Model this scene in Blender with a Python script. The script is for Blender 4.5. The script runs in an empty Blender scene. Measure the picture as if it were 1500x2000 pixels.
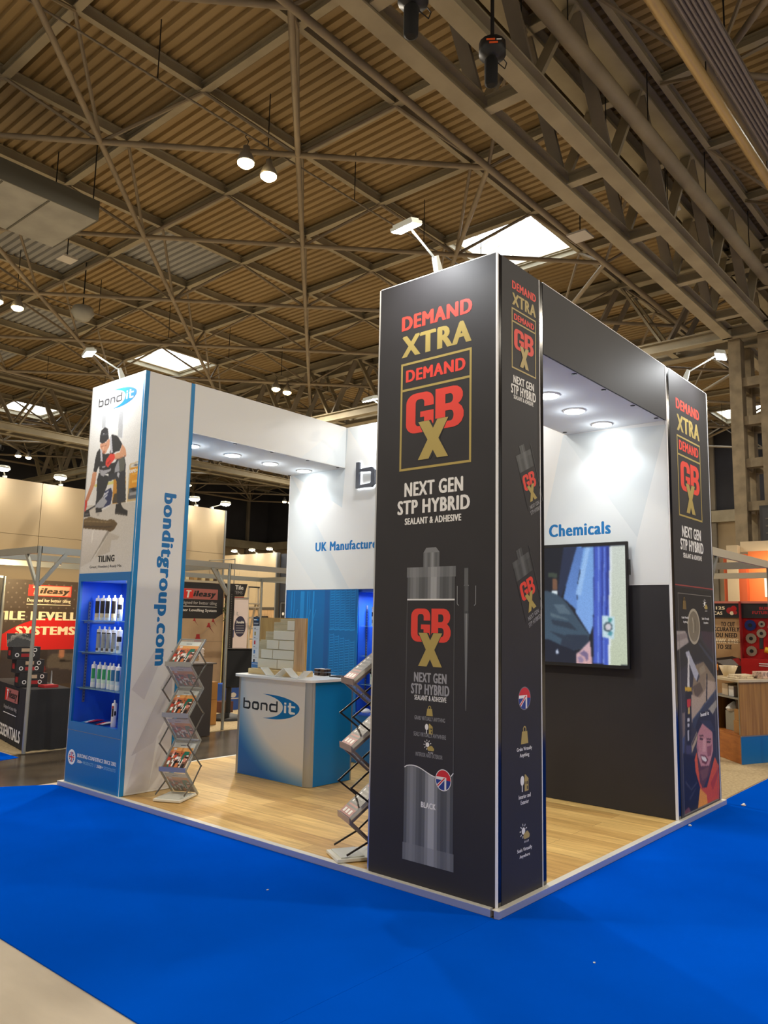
# Trade-show stand in an exhibition hall: +X runs away to the right of the stand's near corner, +Y away to its left, Z up, metres.
import bpy, math, random
import numpy as np
from mathutils import Vector, Matrix

random.seed(7)
RNG = np.random.default_rng(11)
SC = bpy.context.scene
COL = SC.collection

# ------------------------------------------------------------------ camera, world, exposure
cam_d = bpy.data.cameras.new('camera')
cam = bpy.data.objects.new('camera', cam_d)
COL.objects.link(cam)
cam_d.sensor_fit = 'HORIZONTAL'
cam_d.sensor_width = 36.0
cam_d.lens = 36.0 * 1531.49 / 1500.0
cam_d.clip_end = 300
_r, _u, _f = (0.64813, -0.76124, 0.02092), (-0.11816, -0.07339, 0.99028), (0.75231, 0.6443, 0.13751)
cam.matrix_world = Matrix(((_r[0], _u[0], -_f[0], -4.0811), (_r[1], _u[1], -_f[1], -2.5780), (_r[2], _u[2], -_f[2], 1.6691), (0, 0, 0, 1)))
SC.camera = cam

world = bpy.data.worlds.new('world')
SC.world = world
world.use_nodes = True
world.node_tree.nodes['Background'].inputs[0].default_value = (1.0, 0.93, 0.80, 1)
world.node_tree.nodes['Background'].inputs[1].default_value = 0.43

SC.view_settings.view_transform = 'Standard'
SC.view_settings.look = 'None'
SC.view_settings.gamma = 1.0
SC.view_settings.use_curve_mapping = False
SC.view_settings.exposure = 0.0
SC.cycles.use_denoising = True
SC.cycles.max_bounces = 6
SC.cycles.diffuse_bounces = 3
SC.cycles.glossy_bounces = 3
SC.cycles.transmission_bounces = 4
SC.cycles.transparent_max_bounces = 10
SC.cycles.caustics_reflective = False
SC.cycles.caustics_refractive = False
SC.cycles.sample_clamp_indirect = 4.0

LIGHT_HALL, LIGHT_FLOOD, LIGHT_DOWN, SKY_PANE = 780.0, 12.0, 4.0, 5.0

# ------------------------------------------------------------------ colour and materials
def lin(c):
    """sRGB 0..255 -> linear"""
    out = []
    for x in c:
        x = x / 255.0
        out.append(x / 12.92 if x <= 0.04045 else ((x + 0.055) / 1.055) ** 2.4)
    return tuple(out)

_mats = {}
def mat(name, rgb, rough=0.55, metal=0.0, emit=0.0, alpha=1.0, trans=0.0, spec=0.5, coat=0.0):
    if name in _mats:
        return _mats[name]
    m = bpy.data.materials.new(name)
    m.use_nodes = True
    b = m.node_tree.nodes['Principled BSDF']
    c = (*lin(rgb), 1)
    b.inputs['Base Color'].default_value = c
    b.inputs['Roughness'].default_value = rough
    b.inputs['Metallic'].default_value = metal
    b.inputs['Specular IOR Level'].default_value = spec
    if coat:
        b.inputs['Coat Weight'].default_value = coat
    if emit:
        b.inputs['Emission Color'].default_value = c
        b.inputs['Emission Strength'].default_value = emit
    if alpha < 1:
        b.inputs['Alpha'].default_value = alpha
    if trans:
        b.inputs['Transmission Weight'].default_value = trans
    _mats[name] = m
    return m

def nodes_of(name, rgb, rough=0.6, metal=0.0, spec=0.5):
    m = mat(name, rgb, rough, metal, spec=spec)
    nt = m.node_tree
    return m, nt, nt.nodes, nt.links, nt.nodes['Principled BSDF']

def mottled(name, rgb_a, rgb_b, scale=4.0, rough=0.7, bump=0.0, stretch=(1, 1, 1), detail=6.0, metal=0.0, spec=0.5, lo=0.35, hi=0.65):
    """two real surface tones mixed by noise in object space"""
    if name in _mats:
        return _mats[name]
    m, nt, N, L, b = nodes_of(name, rgb_a, rough, metal, spec)
    tc = N.new('ShaderNodeTexCoord')
    mp = N.new('ShaderNodeMapping'); mp.inputs['Scale'].default_value = stretch
    no = N.new('ShaderNodeTexNoise'); no.inputs['Scale'].default_value = scale; no.inputs['Detail'].default_value = detail
    cr = N.new('ShaderNodeValToRGB')
    cr.color_ramp.elements[0].position = lo; cr.color_ramp.elements[1].position = hi
    cr.color_ramp.elements[0].color = (*lin(rgb_a), 1); cr.color_ramp.elements[1].color = (*lin(rgb_b), 1)
    L.new(tc.outputs['Object'], mp.inputs[0]); L.new(mp.outputs[0], no.inputs['Vector'])
    L.new(no.outputs['Fac'], cr.inputs[0]); L.new(cr.outputs[0], b.inputs['Base Color'])
    if bump:
        bu = N.new('ShaderNodeBump'); bu.inputs['Strength'].default_value = bump; bu.inputs['Distance'].default_value = 0.01
        L.new(no.outputs['Fac'], bu.inputs['Height']); L.new(bu.outputs[0], b.inputs['Normal'])
    return m

def plank_mat(name, tones, along='Y', width=0.18, length=1.22, rough=0.42):
    if name in _mats:
        return _mats[name]
    m, nt, N, L, b = nodes_of(name, tones[0], rough)
    tc = N.new('ShaderNodeTexCoord')
    mp = N.new('ShaderNodeMapping')
    if along == 'Y':
        mp.inputs['Rotation'].default_value = (0, 0, math.pi / 2)
    br = N.new('ShaderNodeTexBrick')
    br.offset = 0.37; br.offset_frequency = 2
    br.inputs['Scale'].default_value = 1.0
    br.inputs['Brick Width'].default_value = length
    br.inputs['Row Height'].default_value = width
    br.inputs['Mortar Size'].default_value = 0.0016
    br.inputs['Color1'].default_value = (*lin(tones[0]), 1)
    br.inputs['Color2'].default_value = (*lin(tones[1]), 1)
    br.inputs['Mortar'].default_value = (*lin(tones[2]), 1)
    gm = N.new('ShaderNodeMapping'); gm.inputs['Scale'].default_value = (1.3, 16, 1)
    gn = N.new('ShaderNodeTexNoise'); gn.inputs['Scale'].default_value = 1.6; gn.inputs['Detail'].default_value = 8; gn.inputs['Distortion'].default_value = 0.8
    cr = N.new('ShaderNodeValToRGB')
    cr.color_ramp.elements[0].position = 0.32; cr.color_ramp.elements[1].position = 0.72
    cr.color_ramp.elements[0].color = (0.74, 0.68, 0.58, 1); cr.color_ramp.elements[1].color = (1.1, 1.08, 1.04, 1)
    mx = N.new('ShaderNodeMixRGB'); mx.blend_type = 'MULTIPLY'; mx.inputs[0].default_value = 1
    L.new(tc.outputs['Object'], mp.inputs[0]); L.new(mp.outputs[0], br.inputs['Vector'])
    L.new(mp.outputs[0], gm.inputs[0]); L.new(gm.outputs[0], gn.inputs['Vector']); L.new(gn.outputs['Fac'], cr.inputs[0])
    L.new(br.outputs['Color'], mx.inputs[1]); L.new(cr.outputs[0], mx.inputs[2]); L.new(mx.outputs[0], b.inputs['Base Color'])
    return m

def picture_mat(name, rough=0.5, emit=0.0):
    if name in _mats:
        return _mats[name]
    m, nt, N, L, b = nodes_of(name, (128, 128, 128), rough)
    at = N.new('ShaderNodeVertexColor'); at.layer_name = 'print'
    if emit:
        b.inputs['Base Color'].default_value = (0.01, 0.01, 0.01, 1)
        L.new(at.outputs['Color'], b.inputs['Emission Color']); b.inputs['Emission Strength'].default_value = emit
    else:
        L.new(at.outputs['Color'], b.inputs['Base Color'])
    return m

# ------------------------------------------------------------------ mesh builder
class MB:
    def __init__(self):
        self.v, self.f, self.m, self.s, self.mats = [], [], [], [], []

    def mi(self, m):
        if m not in self.mats:
            self.mats.append(m)
        return self.mats.index(m)

    def add(self, vs, fs, m, smooth=False):
        o = len(self.v)
        self.v += [tuple(x) for x in vs]
        k = self.mi(m)
        for f in fs:
            self.f.append([i + o for i in f]); self.m.append(k); self.s.append(smooth)
        return self

    def box(self, x0, x1, y0, y1, z0, z1, m):
        vs = [(x, y, z) for z in (z0, z1) for y in (y0, y1) for x in (x0, x1)]
        return self.add(vs, [(0, 2, 3, 1), (4, 5, 7, 6), (0, 1, 5, 4), (2, 6, 7, 3), (0, 4, 6, 2), (1, 3, 7, 5)], m)

    def bar(self, p, q, w, h, m, up=(0, 0, 1)):
        """rectangular bar from p to q, w across, h along up"""
        p, q = Vector(p), Vector(q)
        d = (q - p).normalized(); u = Vector(up)
        if abs(d.dot(u)) > 0.97:
            u = Vector((1, 0, 0))
        s = d.cross(u).normalized(); u = s.cross(d).normalized()
        vs = [c + s * a * w / 2 + u * b * h / 2 for c in (p, q) for a, b in ((-1, -1), (1, -1), (1, 1), (-1, 1))]
        return self.add(vs, [(0, 1, 2, 3)[::-1], (4, 5, 6, 7), (0, 4, 5, 1)[::-1], (1, 5, 6, 2)[::-1], (2, 6, 7, 3)[::-1], (3, 7, 4, 0)[::-1]][:], m)

    def ibeam(self, p, q, w, h, m, t=0.03, up=(0, 0, 1)):
        p, q, u = Vector(p), Vector(q), Vector(up)
        self.bar(p - u * (h / 2 - t / 2), q - u * (h / 2 - t / 2), w, t, m, up)
        self.bar(p + u * (h / 2 - t / 2), q + u * (h / 2 - t / 2), w, t, m, up)
        return self.bar(p, q, t, h - 2 * t, m, up)

    def tube(self, p, q, r, m, n=8, r2=None, caps=True):
        p, q = Vector(p), Vector(q)
        d = (q - p).normalized()
        a = Vector((0, 0, 1)) if abs(d.z) < 0.9 else Vector((1, 0, 0))
        s = d.cross(a).normalized(); t = d.cross(s)
        r2 = r if r2 is None else r2
        vs = []
        for c, rr in ((p, r), (q, r2)):
            for i in range(n):
                g = 2 * math.pi * i / n
                vs.append(c + (s * math.cos(g) + t * math.sin(g)) * rr)
        self.add(vs, [(i, i + n, (i + 1) % n + n, (i + 1) % n)[::-1] for i in range(n)], m, n > 6)
        if caps:
            self.add(vs, [tuple(range(n)), tuple(range(2 * n - 1, n - 1, -1))], m)
        return self

    def path(self, pts, r, m, n=6):
        for a, b in zip(pts, pts[1:]):
            self.tube(a, b, r, m, n)
        return self

    def lathe(self, prof, m, n=20, c=(0, 0, 0), ax=None, smooth=True):
        """prof: (radius, height) rings about +Z at c"""
        vs, fs = [], []
        for r, z in prof:
            for i in range(n):
                g = 2 * math.pi * i / n
                vs.append((c[0] + r * math.cos(g), c[1] + r * math.sin(g), c[2] + z))
        for k in range(len(prof) - 1):
            for i in range(n):
                fs.append((k * n + i, k * n + (i + 1) % n, (k + 1) * n + (i + 1) % n, (k + 1) * n + i))
        self.add(vs, fs, m, smooth)
        if prof[0][0] > 1e-4:
            self.add(vs[:n], [tuple(range(n))[::-1]], m)
        if prof[-1][0] > 1e-4:
            self.add(vs[-n:], [tuple(range(n))], m)
        return self

    def prism(self, pts, ext, m):
        """closed 3-D polygon pts extruded by vector ext"""
        e = Vector(ext); n = len(pts)
        vs = [Vector(p) for p in pts] + [Vector(p) + e for p in pts]
        fs = [tuple(range(n))[::-1], tuple(range(n, 2 * n))] + [(i, (i + 1) % n, (i + 1) % n + n, i + n) for i in range(n)]
        return self.add(vs, fs, m)

    def build(self, name, parent=None, world=False, bevel=0.0, seg=2, loc=None):
        me = bpy.data.meshes.new(name)
        me.from_pydata(self.v, [], self.f)
        for m in self.mats:
            me.materials.append(m)
        me.polygons.foreach_set('material_index', self.m)
        me.polygons.foreach_set('use_smooth', self.s)
        me.update()
        o = bpy.data.objects.new(name, me)
        COL.objects.link(o)
        if parent is not None:
            o.parent = parent
            if world:
                o.matrix_parent_inverse = wm(parent).inverted()
        if loc:
            o.location = loc
        if bevel:
            b = o.modifiers.new('bevel', 'BEVEL'); b.width = bevel; b.segments = seg; b.limit_method = 'ANGLE'; b.angle_limit = 0.6
        return o

def wm(o):
    m = Matrix.Translation(o.location) @ o.rotation_euler.to_matrix().to_4x4()
    if o.parent:
        m = wm(o.parent) @ o.matrix_parent_inverse @ m
    return m

def thing(name, label, cat, loc=(0, 0, 0), rotz=0.0, group=None, kind=None):
    o = bpy.data.objects.new(name, None)
    COL.objects.link(o)
    o.empty_display_size = 0.1
    o.location = loc; o.rotation_euler = (0, 0, rotz)
    return tag(o, label, cat, group, kind)

def tag(o, label=None, cat=None, group=None, kind=None):
    if label: o['label'] = label
    if cat: o['category'] = cat
    if group: o['group'] = group
    if kind: o['kind'] = kind
    return o

def dup(root, loc, rotz=None, label=None, group=None):
    def cp(o, parent):
        c = o.copy(); COL.objects.link(c)
        if parent is not None:
            c.parent = parent
        for ch in kids(o):
            cp(ch, c)
        return c
    r = cp(root, None)
    r.location = loc
    if rotz is not None: r.rotation_euler = (0, 0, rotz)
    if label: r['label'] = label
    if group: r['group'] = group
    return r

def kids(o):
    return [x for x in COL.objects if x.parent == o]

def lamp(name, kind, loc, power, color=(1, 1, 1), size=0.2, size_y=None, aim=None, spot=None, blend=0.6, parent=None):
    d = bpy.data.lights.new(name, kind)
    d.energy = power; d.color = color
    if kind == 'AREA':
        d.shape = 'RECTANGLE' if size_y else 'DISK'; d.size = size
        if size_y: d.size_y = size_y
    else:
        d.shadow_soft_size = size
    if kind == 'SPOT':
        d.spot_size = math.radians(spot); d.spot_blend = blend
    o = bpy.data.objects.new(name, d)
    COL.objects.link(o)
    o.location = loc
    if aim is not None:
        o.rotation_euler = (Vector(aim) - Vector(loc)).to_track_quat('-Z', 'Y').to_euler()
    if parent is not None:
        o.parent = parent
        o.matrix_parent_inverse = wm(parent).inverted()
    return o

# ------------------------------------------------------------------ lettering
_glyph = {}
def glyphs(s, off, shear, spacing):
    key = (s, off, shear, spacing)
    if key not in _glyph:
        c = bpy.data.curves.new('lettering', 'FONT')
        c.body = s; c.size = 1; c.offset = off; c.shear = shear; c.resolution_u = 3; c.space_character = spacing
        o = bpy.data.objects.new('lettering', c)
        me = o.to_mesh()
        vs = [(v.co.x, v.co.y) for v in me.vertices]
        fs = [list(p.vertices) for p in me.polygons]
        o.to_mesh_clear()
        bpy.data.objects.remove(o); bpy.data.curves.remove(c)
        _glyph[key] = (vs, fs)
    return _glyph[key]

WEIGHTS = {0: (0.0, [(0, 0)]), 1: (0.0, [(-.010, 0), (.010, 0)]), 2: (0.0, [(-.03, 0), (0, .006), (.03, 0)]),
           3: (0.0, [(-.056, -.016), (-.028, .016), (0, -.016), (.028, .016), (.056, -.016)]), 4: (0.0, [(-.075 + .015 * k, .012 * (1 if k % 2 else -1)) for k in range(11)])}

def arc(cx, cy, rx, ry, a0, a1, n=16):
    return [(cx + rx * math.cos(math.radians(a0 + (a1 - a0) * i / n)), cy + ry * math.sin(math.radians(a0 + (a1 - a0) * i / n))) for i in range(n + 1)]

def bez(p0, p1, p2, p3, n=12):
    out = []
    for i in range(n + 1):
        t = i / n; a, b, c, d = (1 - t) ** 3, 3 * t * (1 - t) ** 2, 3 * t * t * (1 - t), t ** 3
        out.append((a * p0[0] + b * p1[0] + c * p2[0] + d * p3[0], a * p0[1] + b * p1[1] + c * p2[1] + d * p3[1]))
    return out

class Art:
    """flat print on a real face: origin O, u to the right, v up, N towards the viewer"""
    def __init__(self, O, U, V, N):
        self.O, self.U, self.V, self.N = Vector(O), Vector(U), Vector(V), Vector(N)
        self.mb = MB(); self.lay = 1; self.cnt = 0

    def pt(self, u, v, dl=0.0):
        return self.O + self.U * u + self.V * v + self.N * (0.0003 * self.lay + 0.0006 + 0.000014 * (self.cnt % 14) + dl)

    def layer(self, k):
        self.lay = k
        return self

    def poly(self, pts, m):
        self.cnt += 1
        self.mb.add([self.pt(*p) for p in pts], [tuple(range(len(pts)))], m)
        return self

    def rect(self, u0, u1, v0, v1, m):
        return self.poly([(u0, v0), (u1, v0), (u1, v1), (u0, v1)], m)

    def frame(self, u0, u1, v0, v1, t, m):
        for a in ((u0, u1, v0, v0 + t), (u0, u1, v1 - t, v1), (u0, u0 + t, v0 + t, v1 - t), (u1 - t, u1, v0 + t, v1 - t)):
            self.rect(*a, m)
        return self

    def disc(self, u, v, r, m, ry=None, n=28):
        return self.poly(arc(u, v, r, ry or r, 0, 360, n)[:-1], m)

    def stroke(self, pts, w, m, wv=None, closed=False):
        """thick polyline with mitred joins (w across)"""
        self.cnt += 1
        P = [Vector((p[0], p[1])) for p in pts]; n = len(P)
        L, R = [], []
        for i in range(n):
            a = P[(i - 1) % n] if (closed or i > 0) else None
            b = P[(i + 1) % n] if (closed or i < n - 1) else None
            d1 = (P[i] - a).normalized() if a is not None else None
            d2 = (b - P[i]).normalized() if b is not None else None
            d1 = d1 if d1 is not None else d2; d2 = d2 if d2 is not None else d1
            n1, n2 = Vector((-d1.y, d1.x)), Vector((-d2.y, d2.x))
            mm = (n1 + n2)
            mm = mm.normalized() if mm.length > 1e-5 else n1
            k = min(1 / max(mm.dot(n1), 0.35), 2.2)
            ww = w if wv is None else (w * abs(mm.x) + wv * abs(mm.y))
            L.append(P[i] + mm * k * ww / 2); R.append(P[i] - mm * k * ww / 2)
        k = len(P) if closed else len(P) - 1
        vs = [self.pt(*q) for q in L] + [self.pt(*q) for q in R]
        self.mb.add(vs, [(n + i, n + (i + 1) % n, (i + 1) % n, i) for i in range(k)], m)
        return self

    def text(self, s, u0, u1, v0, v1, m, weight=2, shear=0.0, spacing=1.0, down=False):
        """string fitted to the box; down=True reads top to bottom, turned a quarter clockwise"""
        off, sm = WEIGHTS[weight]
        spacing *= (1, 1.02, 1.06, 1.13, 1.18)[weight]
        vs, fs = glyphs(s, off, shear, spacing)
        xs = [v[0] for v in vs]; ys = [v[1] for v in vs]
        ax = max(abs(q[0]) for q in sm); ay = max(abs(q[1]) for q in sm)
        x0, x1, y0, y1 = min(xs) - ax, max(xs) + ax, min(ys) - ay, max(ys) + ay
        for i, (dx, dy) in enumerate(sm):
            self.cnt += 1
            pts = []
            for x, y in vs:
                a = (x + dx - x0) / (x1 - x0); b = (y + dy - y0) / (y1 - y0)
                if down:
                    a, b = b, 1 - a
                pts.append(self.pt(u0 + (u1 - u0) * a, v0 + (v1 - v0) * b, 0.0))
            self.mb.add(pts, fs, m)
        return self

    def build(self, name, parent, world=True):
        return self.mb.build(name, parent, world)

def paint(polys, u0, u1, v0, v1, nu, nv, bg, blur=1, noise=0.02):
    """rasterise printed picture: list of (colour, [(u, v), ...][, colour at bottom]) -> nv x nu x 3 in sRGB 0..255"""
    us = u0 + (np.arange(nu) + .5) / nu * (u1 - u0); vs = v0 + (np.arange(nv) + .5) / nv * (v1 - v0)
    UU, VV = np.meshgrid(us, vs)
    if callable(bg):
        img = bg(UU, VV)
    else:
        img = np.zeros((nv, nu, 3)); img[:] = bg
    for p in polys:
        c, pts = p[0], p[1]
        ins = np.zeros(UU.shape, bool); n = len(pts)
        for i in range(n):
            (xa, ya), (xb, yb) = pts[i], pts[(i + 1) % n]
            if ya == yb:
                continue
            cr = (ya > VV) != (yb > VV)
            ins ^= cr & (UU < (xb - xa) * (VV - ya) / (yb - ya) + xa)
        if len(p) > 2:
            ya, yb = min(q[1] for q in pts), max(q[1] for q in pts)
            t = np.clip((VV - ya) / (yb - ya), 0, 1)[..., None]
            col = np.array(p[2]) * (1 - t) + np.array(c) * t
            img = np.where(ins[..., None], col, img)
        else:
            img[ins] = c
    for _ in range(blur):
        q = np.pad(img, ((1, 1), (1, 1), (0, 0)), 'edge')
        img = (q[1:-1, 1:-1] * 4 + q[:-2, 1:-1] + q[2:, 1:-1] + q[1:-1, :-2] + q[1:-1, 2:]) / 8
    img = img * (1 + noise * RNG.standard_normal((nv, nu, 1)))
    return np.clip(img, 0, 255)

def picture(name, img, art, u0, u1, v0, v1, m, parent, world=True, dl=0.0):
    """printed picture as a fine grid on the face of art"""
    nv, nu, _ = img.shape
    vs = [art.pt(u0 + (u1 - u0) * i / nu, v0 + (v1 - v0) * j / nv, dl) for j in range(nv + 1) for i in range(nu + 1)]
    fs = [(j * (nu + 1) + i, j * (nu + 1) + i + 1, (j + 1) * (nu + 1) + i + 1, (j + 1) * (nu + 1) + i) for j in range(nv) for i in range(nu)]
    mb = MB(); mb.add(vs, fs, m)
    o = mb.build(name, parent, world)
    x = img / 255.0
    x = np.where(x <= 0.04045, x / 12.92, ((x + 0.055) / 1.055) ** 2.4)
    full = np.ones((nv * nu, 4, 4), np.float32)
    full[:, :, :3] = x.reshape(-1, 1, 3)
    ca = o.data.color_attributes.new('print', 'FLOAT_COLOR', 'CORNER')
    ca.data.foreach_set('color', full.reshape(-1))
    return o

# printed marks used on several faces
def gbx(art, u0, u1, vg0, vg1, ux0, ux1, vx0, vx1, red, gold, edge):
    """red G and B with a gold X over them"""
    w, h = u1 - u0, vg1 - vg0
    def P(x, y): return (u0 + x * w, vg0 + y * h)
    def strip(o, i):
        art.cnt += 1
        n = len(o)
        art.mb.add([art.pt(*P(*p)) for p in o] + [art.pt(*P(*p)) for p in i], [(n + k, n + k + 1, k + 1, k) for k in range(n - 1)], red)
    def corner(cx, cy, r, ry, a0, a1): return arc(cx, cy, r, ry, a0, a1, 6)
    go = [(.49, .64)] + corner(.33, .76, .16, .24, 0, 90) + corner(.17, .76, .17, .24, 90, 180) + corner(.17, .24, .17, .24, 180, 270) + corner(.33, .24, .16, .24, 270, 360) + [(.49, .52)]
    gi = [(.325, .64)] + corner(.27, .745, .055, .09, 0, 90) + corner(.225, .745, .055, .09, 90, 180) + corner(.225, .255, .055, .09, 180, 270) + corner(.27, .255, .055, .09, 270, 360) + [(.325, .38)]
    strip(go, gi)
    art.poly([P(.255, .38), P(.49, .38), P(.49, .52), P(.255, .52)], red)
    art.poly([P(.52, 0), P(.69, 0), P(.69, 1), P(.52, 1)], red)
    strip([(.685, 1.0)] + corner(.82, .755, .165, .245, 90, -62) + [(.86, .51), (.685, .51)], [(.685, .83)] + corner(.77, .715, .05, .115, 90, -62) + [(.77, .60), (.685, .60)])
    strip([(.685, .56), (.86, .56)] + corner(.83, .29, .17, .29, 62, -90) + [(.685, 0)], [(.685, .425), (.77, .425)] + corner(.78, .295, .05, .13, 62, -90) + [(.685, .17)])
    W, H = ux1 - ux0, vx1 - vx0
    def xs(g):
        t = 0.36 + g
        return [[(ux0 - g * W * .2, vx1 + g * H * .1), (ux0 + t * W, vx1 + g * H * .1), (ux1 + g * W * .2, vx0 - g * H * .1), (ux1 - t * W, vx0 - g * H * .1)], [(ux1 - t * W, vx1 + g * H * .1), (ux1 + g * W * .2, vx1 + g * H * .1), (ux0 + t * W, vx0 - g * H * .1), (ux0 - g * W * .2, vx0 - g * H * .1)]]
    k = art.lay
    art.layer(k + 2)
    for q in xs(0.07): art.poly(q[::-1], edge)
    art.layer(k + 3)
    for q in xs(0.0): art.poly(q[::-1], gold)
    art.layer(k)

def bond_logo(art, u, v, W, dark, blue, white):
    """bond in squared letters running into a blue swoosh with it in white; W wide"""
    k = W / 0.867
    art.cnt += 1
    def P(x, y): return (u + (x - 0.066) * k, v + (y - 0.608) * k)
    tw, th = 0.023 * k, 0.014 * k
    y0, y1, ya = 0.687, 0.752, 0.790
    def S(pts): art.stroke([P(*p) for p in pts], tw, dark, th)
    def loop(x0, x1): return [(x0, y0), (x1 - .015, y0), (x1, y0 + .013), (x1, y1 - .013), (x1 - .015, y1), (x0, y1)]
    S([(.078, ya), (.078, y0 - .004)]); S(loop(.078, .170))
    S([(.235, y0), (.222, y0 + .013), (.222, y1 - .013), (.235, y1), (.295, y1), (.308, y1 - .013), (.308, y0 + .013), (.295, y0), (.235, y0)])
    S([(.357, y0 - .005), (.357, y1 + .004)]); S([(.357, y1), (.428, y1), (.442, y1 - .013), (.442, y0 - .005)])
    S([(.597, ya), (.597, y0 - .004)]); S([(.597, y0), (.508, y0), (.494, y0 + .013), (.494, y1 - .013), (.508, y1), (.597, y1)])
    out = bez((.371, .849), (.66, .862), (.93, .81), (.933, .741)) + bez((.933, .741), (.93, .66), (.70, .592), (.386, .608))[1:]
    inn = bez((.386, .608), (.60, .622), (.688, .675), (.688, .737)) + bez((.688, .737), (.688, .79), (.56, .838), (.371, .849))[1:]
    # crescent as a strip between the two edges
    o2 = out[::-1]
    vs = [art.pt(*P(*p)) for p in o2] + [art.pt(*P(*p)) for p in inn]
    n = len(o2)
    art.mb.add(vs, [(i, i + 1, n + i + 1, n + i) for i in range(n - 1)], blue)
    art.layer(art.lay + 1)
    art.stroke([P(.722, .683), P(.722, .758)], .030 * k, white); art.stroke([P(.722, .768), P(.722, .788)], .030 * k, white)
    art.stroke([P(.792, .790), P(.792, .700), P(.806, .690), P(.868, .690)], .032 * k, white, .018 * k)
    art.stroke([P(.760, .752), P(.868, .752)], .018 * k, white)
    art.layer(art.lay - 1)

def icon_weight(a, u, v, s, gold, dark):
    a.poly([(u - .42 * s, v - .5 * s), (u + .42 * s, v - .5 * s), (u + .30 * s, v + .22 * s), (u - .30 * s, v + .22 * s)], gold)
    a.stroke(arc(u, v + .33 * s, .15 * s, .15 * s, -40, 220, 10), .08 * s, gold)
def icon_house(a, u, v, s, gold, white, dark):
    a.disc(u - .28 * s, v + .16 * s, .22 * s, white, .3 * s, 14); a.rect(u - .34 * s, u - .24 * s, v - .5 * s, v, white)
    a.rect(u, u + .46 * s, v - .5 * s, v + .2 * s, gold); a.poly([(u, v + .2 * s), (u + .5 * s, v + .2 * s), (u + .1 * s, v + .5 * s), (u, v + .5 * s)], gold)
    a.layer(a.lay + 1); a.rect(u + .10 * s, u + .2 * s, v - .1 * s, v + .08 * s, dark); a.rect(u + .27 * s, u + .38 * s, v - .1 * s, v + .08 * s, dark); a.rect(u + .27 * s, u + .38 * s, v - .4 * s, v - .2 * s, dark); a.layer(a.lay - 1)
def icon_sun(a, u, v, s, gold, white):
    a.disc(u - .12 * s, v + .12 * s, .18 * s, white, None, 16)
    for k in range(7):
        g = math.radians(20 + k * 40)
        a.stroke([(u - .12 * s + .25 * s * math.cos(g), v + .12 * s + .25 * s * math.sin(g)), (u - .12 * s + .38 * s * math.cos(g), v + .12 * s + .38 * s * math.sin(g))], .05 * s, white)
    a.layer(a.lay + 1)
    a.disc(u + .05 * s, v - .16 * s, .17 * s, gold, None, 14); a.disc(u + .24 * s, v - .12 * s, .2 * s, gold, None, 14); a.disc(u + .4 * s, v - .18 * s, .13 * s, gold, None, 14)
    for k in range(4):
        a.stroke([(u - .02 * s + k * .13 * s, v - .5 * s), (u + .02 * s + k * .13 * s, v - .4 * s)], .04 * s, white)
    a.layer(a.lay - 1)
def roundel(a, u, v, ru, rv, red, blue, white, rim):
    k = a.lay
    a.disc(u, v, ru * 1.08, rim, rv * 1.08)
    a.layer(k + 1); a.disc(u, v, ru, blue, rv)
    a.layer(k + 2)
    a.poly([(u + ru * math.cos(math.radians(g)), v + rv * math.sin(math.radians(g))) for g in range(0, 181, 12)] + [(u - ru * .5, v + .1 * rv)], red)
    a.layer(k + 3)
    a.poly([(u - .95 * ru, v + .30 * rv), (u + .42 * ru, v + .30 * rv), (u + .42 * ru, v - .9 * rv), (u + .18 * ru, v - .97 * rv), (u + .18 * ru, v + .02 * rv), (u - .97 * ru, v + .02 * rv)], white)
    a.layer(k + 4)
    a.poly([(u - .85 * ru, v - .5 * rv), (u - .62 * ru, v - .75 * rv), (u + .3 * ru, v + .12 * rv), (u + .2 * ru, v + .2 * rv), (u + .05 * ru, v + .2 * rv)], white)
    a.layer(k + 5)
    a.poly([(u - .80 * ru, v - .58 * rv), (u - .70 * ru, v - .68 * rv), (u + .3 * ru, v + .22 * rv), (u + .12 * ru, v + .24 * rv)], red)
    a.layer(k)

# ------------------------------------------------------------------ the hall (setting)
M_deck = mottled('roof_deck', (152, 128, 86), (134, 113, 76), 0.5, 0.6, stretch=(1, 0.25, 1))
M_deckgrey = mat('roof_deck_patch', (150, 150, 148), 0.55)
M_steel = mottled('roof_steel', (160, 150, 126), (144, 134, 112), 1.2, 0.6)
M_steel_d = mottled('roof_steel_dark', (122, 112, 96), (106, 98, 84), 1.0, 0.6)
M_tube = mottled('roof_tube', (140, 126, 104), (122, 110, 92), 1.5, 0.5)
M_dark = mat('black_plastic', (22, 22, 24), 0.5)
M_white = mat('white_paint', (236, 236, 234), 0.5)
M_conc = mottled('column_concrete', (134, 120, 96), (110, 98, 78), 3.0, 0.85, 0.2)
M_floor = mottled('hall_floor_concrete', (206, 192, 168), (174, 160, 138), 2.4, 0.5, 0.05, stretch=(1, .35, 1))
M_floor_d = mottled('aisle_floor_dark_reflection', (92, 80, 64), (58, 50, 42), 1.6, 0.22, 0.03, stretch=(.3, 1.4, 1))  # same concrete as the hall floor, with its dark reflection put into the colour
M_carpet = mottled('blue_carpet', (1, 82, 206), (1, 76, 194), 1.3, 0.95, spec=0.0, detail=9, lo=.3, hi=.7)
M_beige = mottled('beige_carpet', (196, 176, 140), (172, 152, 118), 30, 0.95, 0.2, spec=0.1)
M_hallwall = mottled('hall_wall_cladding', (168, 148, 116), (150, 132, 104), 0.6, 0.8)
M_hallwall_d = mottled('hall_wall_upper', (44, 44, 50), (34, 34, 40), 0.8, 0.8)
M_pane = mat('skylight_daylight', (236, 246, 255), 0.4, emit=SKY_PANE)
M_upstand = mat('skylight_upstand', (226, 214, 190), 0.6)

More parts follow.
